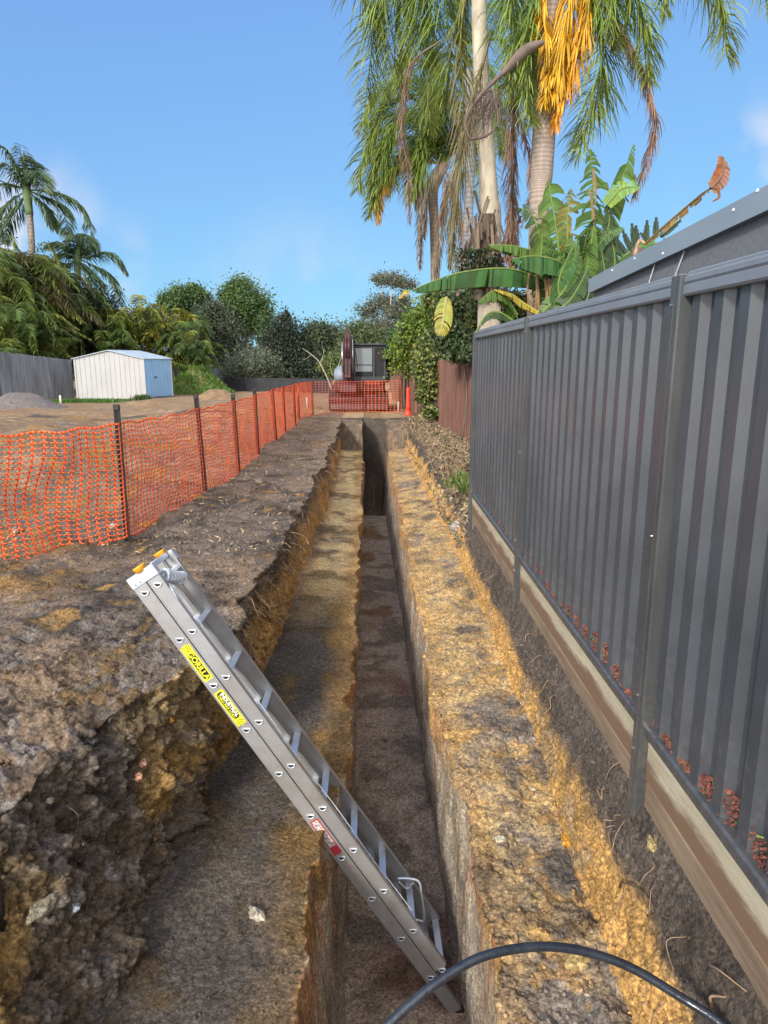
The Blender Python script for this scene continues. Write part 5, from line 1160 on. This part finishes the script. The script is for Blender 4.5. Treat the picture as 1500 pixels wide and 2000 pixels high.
# keep the flat of each rung level in the picture: its own up and side
gup = nrm(V(0, 0, 1)-Wd*np.dot(V(0, 0, 1), Wd)); gsd = nrm(np.cross(Wd, gup)); gsd = gsd if np.dot(gsd, RT) > 0 else -gsd
for i in range(10):
    for t0, inset, nm in ((0, 0, 'rear'), (OFF, .004, 'front')):
        if t0 > 0 and i == 9: pass
        c = Lp(i*PITCH, t0, inset-.006)+gup*.006; Lw = LWID-2*inset+.012
        m = MB(); n = 9
        vs = [c+gsd*p[0]+gup*p[1] for p in Dp]+[c+gsd*p[0]+gup*p[1]+Wd*Lw for p in Dp]
        vi = [c+gsd*p[0]+gup*p[1] for p in Di]+[c+gsd*p[0]+gup*p[1]+Wd*Lw for p in Di]
        m.add(vs, [(k, (k+1) % n, (k+1) % n+n, k+n) for k in range(n)]); m.add(vi, [(k+n, (k+1) % n+n, (k+1) % n, k) for k in range(n)])
        m.add(vs+vi, [(k, (k+1) % n, (k+1) % n+2*n, k+2*n) for k in range(n)]+[(k+n, k+3*n, (k+1) % n+3*n, (k+1) % n+n) for k in range(n)])
        rg = m.build('rung', M['alu_rung'], LAD, False)
        m = MB(); cc = c+Wd*.0032; m.add([cc+gsd*p[0]*.98+gup*p[1] for p in Di], [tuple(range(n))]); m.build('rung_shade_disc', M['dark'], rg)  # near-black disc paints the shade inside the rung end
        # pressed collar round the rung on the outside of the web
        m = MB(); ring = [c+Wd*.001+gsd*p[0]*1.12+gup*(p[1]*1.12+.001) for p in Dp]; ring.append(ring[0]); m.tube(ring, .0030, 6, False); m.build('collar', M['alu_rung'], rg, True)
# head straps and end caps
for w0, sg in ((-.004, -1), (LWID+.004, 1)):
    MB().box(Lp(-.075, OFF/2, w0), (.062, OFF+RH+.004, .003), (Ld, Td, Wd), .001).build('head_plate', M['alu_rung'], LAD)
    MB().box(Lp(-.075, OFF+RH/2+.0035, w0-sg*.02), (.062, .003, .045), (Ld, Td, Wd), .001).build('head_plate', M['alu_rung'], LAD)
    m = MB()
    for t in (-.012, .018): m.tube([Lp(-.058, t, w0+sg*.001), Lp(-.058, t, w0+sg*.004)], .0045, 8)
    m.build('rivet', M['chrome'], LAD)
    q = w0-sg*.020
    cp = MB().tube([Lp(-.100, OFF*.62, q), Lp(-.122, OFF*.62, q), Lp(-.128, OFF*.62, q), Lp(-.132, OFF*.62, q)], (.030, .032, .036, .032), 16).build('end_cap', M['yplastic'], LAD, True)
MB().box(Lp(-.092, OFF*.9, LWID/2), (.03, .018, LWID-.03), (Ld, Td, Wd), .003).build('head_bar', M['alu_rung'], LAD)
for w0, sg in ((0, 1), (LWID, -1)):
    m = MB().box(Lp(s_bot+.006, 0, w0+sg*.014), (.05, RH+.008, .040), (Ld, Td, Wd), .006); m.build('foot', M['rubber'], LAD)
# cord tied round the fly rung, hanging down inside
def kn(pts, r, m='rope'): return MB().tube(spline(pts, 26), r, 8).build('rope', M[m], LAD, True)
kc = Lp(.0, OFF+.02, .17)
RP = None; m = MB()
for k in range(7):
    a = k*.35; ctr = Lp(-.02+.012*k, OFF+.03, .06+.03*k)
    loop = [ctr+(gup*cos(x)+nrm(gsd+Wd*.3)*sin(x))*(.030+.004*sin(3*x+k))+Wd*.012*x/6 for x in np.linspace(0, 2*pi, 14)]
    m.tube(loop, .0085, 7)
m.tube(spline([Lp(.03, OFF+.03, .05), Lp(.06, OFF+.035, .02), Lp(.12, OFF+.03, .012), Lp(.20, OFF+.02, .02)], 14), .009, 7)
m.build('rope', M['rope'], LAD, True)
MB().tube([Lp(s, OFF+RH/2+.004, .05)+gsd*.004*sin(s*9) for s in np.linspace(.05, PITCH*7.8, 70)], .0035, 5).build('cord', M['rope'], LAD, True)
# rung lock hook low on the fly
hk = [camp(u, v, z0*(1.085)+.30) for u, v in ((775, 1716), (800, 1716), (818, 1722), (823, 1745), (828, 1795), (815, 1797), (795, 1795))]
MB().tube(spline(hk, 36), .0075, 8).build('rung_hook', M['alu_rung'], LAD, True)
hk = [camp(u, v, z0*(1.085)+.30) for u, v in ((778, 1722), (795, 1735), (808, 1724))]
MB().tube(spline(hk, 12), .006, 6).build('rung_hook', M['alu_rung'], LAD, True)
# stickers, text reads from the head downwards
def sticker(s0, s1, t0, t1, m, nm='sticker', lift=.0006, corner=.006, par=None):
    pts = []; 
    for (cs, ct, a0) in ((s1-corner, t1-corner, 0), (s0+corner, t1-corner, 90), (s0+corner, t0+corner, 180), (s1-corner, t0+corner, 270)):
        for a in (0, 30, 60, 90): pts.append((cs+corner*cos(radians(a+a0)), ct+corner*sin(radians(a+a0))))
    mb = MB(); n = len(pts); o1 = [Lp(p[0], p[1], -.0018-lift) for p in pts]; mb.add(o1, [tuple(range(n))])
    return mb.build(nm, M[m], par or LAD)
def text(txt, s, t, size, m, par, lift=.0012, sx=1., bold=.0):
    cu = bpy.data.curves.new('t', 'FONT'); cu.body = txt; cu.size = size; cu.align_x = 'CENTER'; cu.align_y = 'CENTER'; cu.offset = bold; cu.extrude = 0
    ob = bpy.data.objects.new('t', cu); COL.objects.link(ob); bpy.context.view_layer.update()
    me = bpy.data.meshes.new_from_object(ob.evaluated_get(bpy.context.evaluated_depsgraph_get()))
    vs = [Lp(s+v.co.x*sx, t+v.co.y, -.0018-lift) for v in me.vertices]; fs = [tuple(p.vertices) for p in me.polygons]
    bpy.data.objects.remove(ob); bpy.data.curves.remove(cu); bpy.data.meshes.remove(me)
    return link_mesh('lettering', vs, fs, M[m], par)
def chevrons(s0, sg, par):
    mb = MB()
    for k in range(3):
        s = s0+sg*k*.012
        for q in (-1, 1):
            a = Lp(s, 0, -.0030); b = Lp(s+sg*-.014, q*.024, -.0030); mb.add([a, b, b+Ld*.0035, a+Ld*.0035], [(0, 1, 2, 3)])
    mb.build('chevrons', M['sticker_k'], par)
a0, a1 = PITCH*1+.040, PITCH*2-.036
s1_ = sticker(a0, a1, -.027, .027, 'sticker_y'); s1_['label'] = 'yellow and black name sticker'
sticker(a0+.045, a1-.008, -.019, .019, 'sticker_k', 'name_plate', .0010, .018, s1_); text('GORILLA', (a0+a1)/2+.018, -.001, .040, 'sticker_y', s1_, .0014, 1.05, .0012); chevrons(a0+.012, 1, s1_)
a0, a1 = PITCH*2+.040, PITCH*3-.036
s2_ = sticker(a0, a1, -.027, .027, 'sticker_y'); s2_['label'] = 'yellow and black load rating sticker'
sticker(a0+.008, a1-.045, -.020, .020, 'sticker_k', 'name_plate', .0010, .018, s2_); text('INDUSTRIAL', (a0+a1)/2-.018, .008, .026, 'sticker_w', s2_, .0014, 1.05, .001); text('150KG MAX LOAD', (a0+a1)/2-.018, -.010, .017, 'sticker_y', s2_, .0014, 1.05, .0005); chevrons(a1-.012, -1, s2_)
a0, a1 = PITCH*5+.03, PITCH*6-.028
s3_ = sticker(a0, a1, -.024, .024, 'sticker_r', corner=.004); s3_['label'] = 'red bordered warning sticker'
sticker(a0+.008, a1-.055, -.018, .018, 'sticker_p', 'warning_print', .0010, .003, s3_)
text('\u2191', PITCH*6+.07, 0, .04, 'sticker_r', LAD); text('\u2191', PITCH*8-.11, 0, .035, 'sticker_r', LAD)

# ------------------------------------------------------------------ black poly pipe arching in front
pp_ = []
for (u, v, z) in ((560, 2330, 1.95), (690, 2080, 2.05), (760, 2000, 2.1), (850, 1922, 2.15), (950, 1866, 2.2), (1080, 1849, 2.25), (1210, 1880, 2.25), (1330, 1948, 2.2), (1420, 2010, 2.12), (1530, 2120, 2.0)):
    pp_.append(camp(u, v, z))
pth = spline(pp_, 90); c0 = pth[0].copy()
o = MB().tube(pth-c0, .0145, 18).build('poly_pipe', M['poly'], None, True); o.location = c0; tag(o, 'glossy black poly pipe arching across the bottom of the view', 'pipe')

# ------------------------------------------------------------------ sheds and fence at the left
def shed():
    p0 = V(P(152, 782, 29.9)[0], 29.9, 0); p1 = V(P(285, 777, 31.2)[0], 31.2, 0); d = nrm(p1-p0); W_ = np.linalg.norm(p1-p0); bk = V(-d[1], d[0], 0)
    D = 3.0; side = nrm(V(.02+(P(337, 773, 33.8)[0]-p1[0]), 33.8-p1[1], 0)); D = np.linalg.norm(V(P(337, 773, 33.8)[0], 33.8, 0)-p1)
    h = 1.74; hr = 2.07; t = empty('garden_shed', p0, 'cream corrugated garden shed with a side door, that side coloured blue for shade', 'shed')
    def wall(nm, a, dv, L, ht, m, pitch=.19):
        n = int(L/pitch); prof = []
        nrm_ = V(dv[1], -dv[0], 0)
        for i in range(n+1):
            s = L*i/n; prof += [(s, 0), (min(L, s+pitch*.08), .022), (min(L, s+pitch*.16), 0)]
        vs = []; fs = []
        for (s, o_) in prof:
            b = a+dv*s+nrm_*(-o_); vs += [b+V(0, 0, .02), b+V(0, 0, ht(s))]
        for i in range(len(prof)-1): fs.append((2*i, 2*i+2, 2*i+3, 2*i+1))
        return link_mesh(nm, vs, fs, m, t)
    wall('front_wall', p0, d, W_, lambda s: h+(hr-h)*(1-abs(s-W_/2)/(W_/2))-.02, M['shed'])
    wall('side_wall', p1, side, D, lambda s: h-.02, M['shed_shaded'], .3)
    wall('side_wall', p0+side*D, -side, D, lambda s: h-.02, M['shed'])
    wall('back_wall', p1+side*D, -d, W_, lambda s: h+(hr-h)*(1-abs(s-W_/2)/(W_/2))-.02, M['shed'])
    mid0 = p0+d*W_/2+V(0, 0, hr); e = .08
    for (a, b) in ((p0-d*e+V(0, 0, h-.03), mid0), (mid0, p1+d*e+V(0, 0, h-.03))):
        m = MB(); a = a-side*e; b = b-side*e; LL = side*(D+2*e); up = V(0, 0, .03)
        m.add([a, b, b+LL, a+LL, a+up, b+up, b+LL+up, a+LL+up], [(3, 2, 1, 0), (4, 5, 6, 7), (0, 1, 5, 4), (1, 2, 6, 5), (2, 3, 7, 6), (3, 0, 4, 7)]); m.build('roof', M['roof'], t)
    n_ = V(side[1], -side[0], 0)
    dr = MB().box(p1+side*D*.42+n_*.02+V(0, 0, .86), (D*.30, .03, 1.62), (side, n_, Z_), .004).build('door', M['shed_shaded'], t)
    MB().box(p1+side*D*.36+n_*.05+V(0, 0, .92), (.22, .03, .05), (side, n_, Z_)).build('handle', M['cab_dark'], dr)
    for q in (p0, p1, p1+side*D): MB().box(q-side*.004+V(0, 0, h/2), (.05, .05, h), (d, bk, Z_)).build('corner_trim', M['shed'], t)
shed()
OB = empty('outbuilding', V(P(260, 700, 36)[0], 36, 0), 'flat pale blue roofed outbuilding showing just above the shed roof', 'building')
a = P(213, 688, 36); b = P(312, 700, 37.5)
m = MB(); a1 = P(216, 680, 36); b1 = P(312, 694, 37.5)
m.add([a1, b1, b1+V(.3, 3, .35), a1+V(.3, 3, .35), a1-V(0, 0, .12), b1-V(0, 0, .12), b1+V(.3, 3, .2), a1+V(.3, 3, .2)], [(0, 1, 2, 3), (7, 6, 5, 4), (4, 5, 1, 0), (5, 6, 2, 1), (6, 7, 3, 2), (7, 4, 0, 3)]); m.build('roof', M['roof'], OB)
m = MB(); g0 = V(a1[0]+.1, a1[1]+.1, 0); g1 = V(b1[0]-.1, b1[1]+.1, 0); m.add([g0, g1, g1+V(0, 0, b1[2]-.14), g0+V(0, 0, a1[2]-.14), g0+V(.3, 2.8, 0), g1+V(.3, 2.8, 0), g1+V(.3, 2.8, b1[2]+.1), g0+V(.3, 2.8, a1[2]+.1)], [(0, 1, 2, 3), (5, 4, 7, 6), (0, 3, 7, 4), (1, 5, 6, 2)]); m.build('wall', M['hood'], OB)
GF = empty('grey_fence', V(P(70, 770, 28)[0], 28, 0), 'weathered grey timber paling fence left of the cream shed', 'fence')
ga = V(P(-120, 775, 26.5)[0], 26.5, 0); gb = V(P(146, 775, 31.5)[0], 31.5, 0); n = 78; gd = nrm(gb-ga); gn = V(-gd[1], gd[0], 0); LL = np.linalg.norm(gb-ga)
zA = P(-120, 672, 26.5)[2]; zB = P(146, 703, 31.5)[2]
for s_ in range(3):
    m = MB()
    for i in range(n//3):
        k = s_*(n//3)+i; q = ga+gd*LL*(k+.5)/n; h = zA+(zB-zA)*(k/n)+random.uniform(-.012, .012)
        m.box(q+gn*.012*(k % 2)+V(0, 0, h/2), (LL/n*1.02, .018, h), (gd, gn, Z_), .003)
    m.build('paling_panel', M['grey_wood'], GF)
q = ga+gd*LL*.46; MB().box(V(*P(5, 740, 27.6))*V(1, 1, 0)+V(0, -.35, .85), (.10, .10, 1.7), None, .01).build('post', M['cab_dark'], GF)

def mound(name, lab, cat_, c, rx, ry, h, m, kind=None, grass=0, gcol=(.10, .17, .03), nz_=.25, gl=.12):
    n = 46; vs = []; 
    for i in range(n):
        for j in range(n):
            x = -1+2*i/(n-1); y = -1+2*j/(n-1); r = min(1, sqrt(x*x+y*y)); vs.append((x*rx, y*ry, h*(cos(pi*r)*.5+.5)))
    vs = np.array(vs); vs[:, 2] *= 1+nz_*2*(fbm((vs+c).astype(np.float32), .5, 4)-.5); vs[:, 2] -= .03
    fs = np.array([(i*n+j, i*n+j+1, (i+1)*n+j+1, (i+1)*n+j) for i in range(n-1) for j in range(n-1)])
    fs = fs[:, ::-1]
    o = link_mesh(name, vs, fs, m, None, np.repeat(np.array([[.2, .15, .1]]), len(vs), 0), True); o.location = c; tag(o, lab, cat_, kind=kind)
    if grass:
        gv = []; k = RNG.choice(len(vs), grass); p = vs[k]+RNG.normal(0, .06, (grass, 3))*np.array([1, 1, 0]); p = p[p[:, 2] > .02]
        v, f, cc = leaves(p+np.array([0, 0, gl*.4]), gl*2.2, gcol, aspect=.16, jit=.4, droop=-1.2)
        g = link_mesh('grass', v, f, M['leaf'], o, cc, world=False)
    return o
mound('gravel_pile', 'low heap of grey brown gravel at the left edge before the grey fence', 'gravel pile', V(P(45, 800, 25.2)[0], 25.2, -.05), 2.1, 1.5, .62, M['gravel'])
mound('grass_mound', 'grassy green mound right of the cream shed', 'mound', V(P(385, 770, 36)[0], 36, 0), 2.0, 2.0, 1.35, M['drydirt'], grass=11000, gcol=(.12, .22, .04), gl=.12)
mound('dirt_pile', 'small heap of dry brown dirt behind the orange mesh, before the grass mound', 'dirt pile', V(P(425, 778, 31)[0], 31, -.05), 1.5, 1.3, .55, M['drydirt'])
mound('dirt_pile', 'low ridge of pale dirt in front of the shed', 'dirt pile', V(P(300, 790, 27)[0], 27, -.05), 2.6, 1.2, .28, M['drydirt'])
mound('dirt_pile', 'reddish dirt heap behind the mesh corner, left of the excavator blade', 'dirt pile', V(P(610, 808, 24.2)[0], 24.2, -.03), .7, .5, .24, M['drydirt'])
mound('dirt_pile', 'brown dirt slope at the left behind the nearest orange mesh', 'dirt pile', V(P(90, 905, 12.0)[0], 12., -.1), 2.4, 1.6, .5, M['drydirt'])
def grass_patch(lab, u, v, Y, rx, ry, n, gl, col):
    c = V(P(u, v, Y)[0], Y, 0); p = RNG.normal(0, 1, (n, 3))*np.array([rx*.5, ry*.5, 0]); v_, f, cc = leaves(p+np.array([0, 0, gl*.4]), gl*1.6, col, aspect=.14, jit=.4, droop=-1.5)
    o = link_mesh('grass', v_, f, M['leaf'], None, cc); o.location = c; tag(o, lab, 'grass', kind='stuff')
grass_patch('green grass at the foot of the cream shed', 170, 788, 28.6, 1.6, .8, 2600, .12, (.06, .14, .02))
grass_patch('tuft of grass on the litter near the end of the steel fence', 912, 905, 9.4, .25, .6, 260, .12, (.14, .20, .05))
grass_patch('small weeds in front of the shed corner', 278, 785, 29.5, .3, .3, 300, .22, (.06, .10, .03))
SFN = empty('silt_fence', V(P(500, 760, 38)[0], 38, 0), 'low black fabric fence behind the mesh at the far end of the site', 'fence')
sa = V(P(440, 765, 39)[0], 39, 0); sb = V(P(668, 768, 36)[0], 36, 0)
m = MB(); m.bar(sa+V(0, 0, .35), sb+V(0, 0, .35), .02, .75); m.build('fabric', M['shade'], SFN)
for k in range(6): q = sa+(sb-sa)*k/5; MB().box(q+V(0, -.03, .42), (.04, .04, .9)).build('stake', M['picket'], SFN)
SFW = empty('boundary_fence', V(P(420, 755, 42)[0], 42, 0), 'pale low fence panel behind the grass mound', 'fence')
m = MB().bar(V(*P(335, 750, 41))*V(1, 1, 0)+V(0, 0, .7), V(*P(435, 750, 41))*V(1, 1, 0)+V(0, 0, .6), .04, 1.1); m.build('panel', M['hood'], SFW)

# ------------------------------------------------------------------ excavator
def excavator():
    Y = 24.6; px = Y/F_PX*.995; X0 = P(702, 780, Y)[0]; t = empty('excavator', (X0, Y, 0), 'red compact excavator with dark cab parked behind the mesh at the trench end', 'excavator')
    zc = lambda v: P(702, v, Y)[2]; xc = lambda u, y=Y: P(u, 760, y)[0]
    yf = Y-1.0
    # blade
    x0, x1 = xc(646, yf), xc(757, yf)
    prof = [(0, 0), (-.06, .03), (-.02, .20), (-.03, .34), (.03, .42), (.08, .42), (.06, .2), (.08, 0)]
    bl_ = MB().prism([(p[0], p[1]+.06) for p in prof], (x0, yf-.5, 0), Y_, Z_, X_, x1-x0).build('blade', M['red_paint'], t)
    for s in (-.35, .35): MB().bar((X0+s, yf-.42, .3), (X0+s, Y, .4), .14, .16).build('blade_arm', M['maroon'], t)
    # tracks
    for s in (-1, 1):
        xc_ = X0+s*.80; m = MB(); w_ = .40; pts = []
        for a in np.linspace(pi/2, 3*pi/2, 10): pts.append((-.95+.26*cos(a), .30+.26*sin(a)))
        for a in np.linspace(-pi/2, pi/2, 10): pts.append((.95+.26*cos(a), .30+.26*sin(a)))
        m.prism(pts, (xc_-w_/2, Y, 0), Y_, Z_, X_, w_)
        n = 34
        for k in range(n):
            a = k/n; L1 = 1.9; per = 2*L1+2*pi*.26; d = a*per
            if d < L1: q = (-.95+d, .045)
            elif d < L1+pi*.26: th = (d-L1)/.26; q = (.95+.265*sin(th), .30-.265*cos(th))
            elif d < 2*L1+pi*.26: q = (.95-(d-L1-pi*.26), .565)
            else: th = (d-2*L1-pi*.26)/.26; q = (-.95-.265*sin(th), .30+.265*cos(th))
            m.box((xc_, Y+q[0], q[1]), (w_, .05, .035))
        tr = m.build('track', M['rubber'], t)
        MB().box((xc_, Y, .30), (w_+.02, 1.5, .22), None, .03).build('track_frame', M['maroon'], tr)
    MB().box((X0, Y, .42), (1.2, 1.3, .3), None, .04).build('undercarriage', M['maroon'], t)
    # house
    MB().box((X0+.02, Y+.15, .80), (1.75, 1.9, .42), None, .08).build('body', M['red_paint'], t)
    MB().box((xc(728), Y-.8, .92), (.55, .12, .16), None, .02).build('front_panel', M['red_panel'], t)
    hx = xc(668); m = MB(); m.tube([(hx, Y-.6, 1.02), (hx, Y-.5, 1.15), (hx, Y+.3, 1.2), (hx, Y+.9, 1.12)], (.14, .26, .30, .22), 14); m.build('engine_hood', M['hood'], t, True)
    # cab
    cx0, cx1 = xc(691, Y-.6), xc(753, Y-.6); zt_ = zc(676); zb_ = 1.0; cw = cx1-cx0; ccx = (cx0+cx1)/2; yf2 = Y-.72
    m = MB()
    for x in (cx0+.03, ccx+.14, cx1-.03): m.bar((x, yf2, zb_), (x, yf2+.06, zt_), .07, .07, bev=.01)
    for x in (cx0+.03, cx1-.03): m.bar((x, Y+.55, zb_), (x, Y+.5, zt_), .08, .08, bev=.01)
    m.bar((cx0, yf2+.06, zt_-.04), (cx1, yf2+.06, zt_-.04), .08, .08, bev=.01); m.bar((cx0, yf2+.0, zb_+.05), (cx1, yf2, zb_+.05), .08, .16, bev=.01)
    for x in (cx0+.03, cx1-.03): m.bar((x, yf2+.06, zt_-.04), (x, Y+.5, zt_-.04), .07, .07); m.bar((x, yf2, zb_+.03), (x, Y+.55, zb_+.03), .07, .3)
    cb = m.build('cab', M['cab_dark'], t)
    MB().box((ccx, Y-.1, zt_+.035), (cw+.06, 1.42, .07), None, .03).build('roof', M['cab_dark'], cb)
    MB().box(((cx0+ccx+.14)/2, yf2+.035, zb_+.24+(zt_-zb_-.3)/2), (ccx+.14-cx0-.10, .012, zt_-zb_-.34), None, .004).build('windscreen', M['glass'], cb)
    MB().box(((cx0+ccx+.14)/2, yf2+.02, zb_+.52), (ccx+.14-cx0-.08, .03, .03)).build('window_bar', M['cab_dark'], cb)
    MB().box(((ccx+.14+cx1)/2, yf2+.04, (zb_+zt_)/2), (cx1-ccx-.2, .012, zt_-zb_-.2)).build('side_window', M['dark'], cb)
    MB().box((cx1-.01, Y-.1, (zb_+zt_)/2+.15), (.012, 1.1, zt_-zb_-.5)).build('door_window', M['dark'], cb)
    MB().box(((cx0+ccx+.14)/2, yf2+.03, zb_+.17), (ccx+.14-cx0-.10, .012, .26), None, .004).build('lower_window', M['dark'], cb)
    m = MB().bar((cx0+.08, yf2-.01, zb_+.95), (cx0+.14, yf2-.01, zb_+.35), .02, .02); m.build('wiper', M['dark'], cb)
    MB().box((ccx, Y+.1, zb_+.45), (.45, .4, .6), None, .08).build('seat', M['rubber'], cb)
    MB().box((ccx+.1, yf2-.03, zt_+.05), (.14, .08, .07), None, .01).build('work_light', M['cab_dark'], cb)
    # boom and arm folded up beside the cab
    bx = xc(679, Y-1.4); yb = Y-1.35
    m = MB(); m.bar((bx, yb+.5, .85), (bx, yb+.35, 1.55), .34, .36, up=(0, 1, 0), bev=.03); m.bar((bx, yb+.35, 1.5), (bx, yb+.45, zc(664)), .30, .32, up=(0, 1, 0), bev=.03); m.build('boom', M['maroon'], t)
    m = MB(); m.bar((bx, yb+.10, 1.1), (bx, yb+.12, zc(652)), .22, .2, up=(0, 1, 0), bev=.02); ar = m.build('arm', M['maroon'], t)
    m = MB(); 
    for s in (-.05, .05): m.tube([(bx+s, yb-.03, 1.75), (bx+s, yb-.02, zc(662))], .035, 10)
    m.build('hydraulic_cylinder', M['red_paint'], ar, True)
    m = MB(); m.tube([(bx-.17, yb+.1, 1.3), (bx-.17, yb+.15, 2.25)], .022, 10); m.build('hydraulic_rod', M['chrome'], t, True); m = MB(); m.tube([(bx+.17, yb+.1, 1.3), (bx+.17, yb+.15, 2.35)], .022, 10); m.build('hydraulic_rod', M['chrome'], t, True)
    m = MB()
    for s in (-.10, .0, .10): m.tube(spline([(bx+s, yb, 1.2), (bx+s*1.1, yb-.03, 1.7), (bx+s, yb, 2.35), (bx+s*.6, yb+.05, zc(648))], 14), .012, 6)
    m.build('hose', M['rubber'], t, True)
    m = MB(); m.tube([(bx-.10, yb+.2, zc(652)), (bx+.10, yb+.2, zc(652))], .06, 10); m.box((bx-.05, yb+.2, zc(648)), (.05, .12, .16)); m.box((bx+.06, yb+.2, zc(651)), (.05, .12, .14)); m.build('linkage', M['maroon'], t)
    # bucket curled in front of the blade
    m = MB(); bp = [(0, 0), (-.28, .02), (-.42, .20), (-.40, .42), (-.22, .52), (0, .5), (.02, .46), (-.20, .46), (-.35, .36), (-.36, .22), (-.25, .07), (0, .05)]
    m.prism(bp, (bx-.28, yb+.55, .45), Y_, Z_, X_, .56, caps=False); m.build('bucket', M['maroon'], t)
excavator()

# the yard ends in a fold of low scrub beyond the trees
def scrub():
    n = 26000; x = RNG.uniform(-45, 45, n); y = RNG.uniform(56, 64, n); z = np.abs(RNG.normal(0, 1.5, n))+.1; p = np.stack([x, y, np.minimum(z, 3.4)], -1)
    v, f, c = leaves(p, .5, (.04, .055, .03), jit=.5)
    tag(link_mesh('far_scrub', v, f, M['leaf'], None, c), 'dark far-off scrub closing the end of the site behind the trees', 'scrub', kind='stuff')
scrub()
print('FACES', sum(len(o.data.polygons) for o in bpy.data.objects if o.type == 'MESH'))
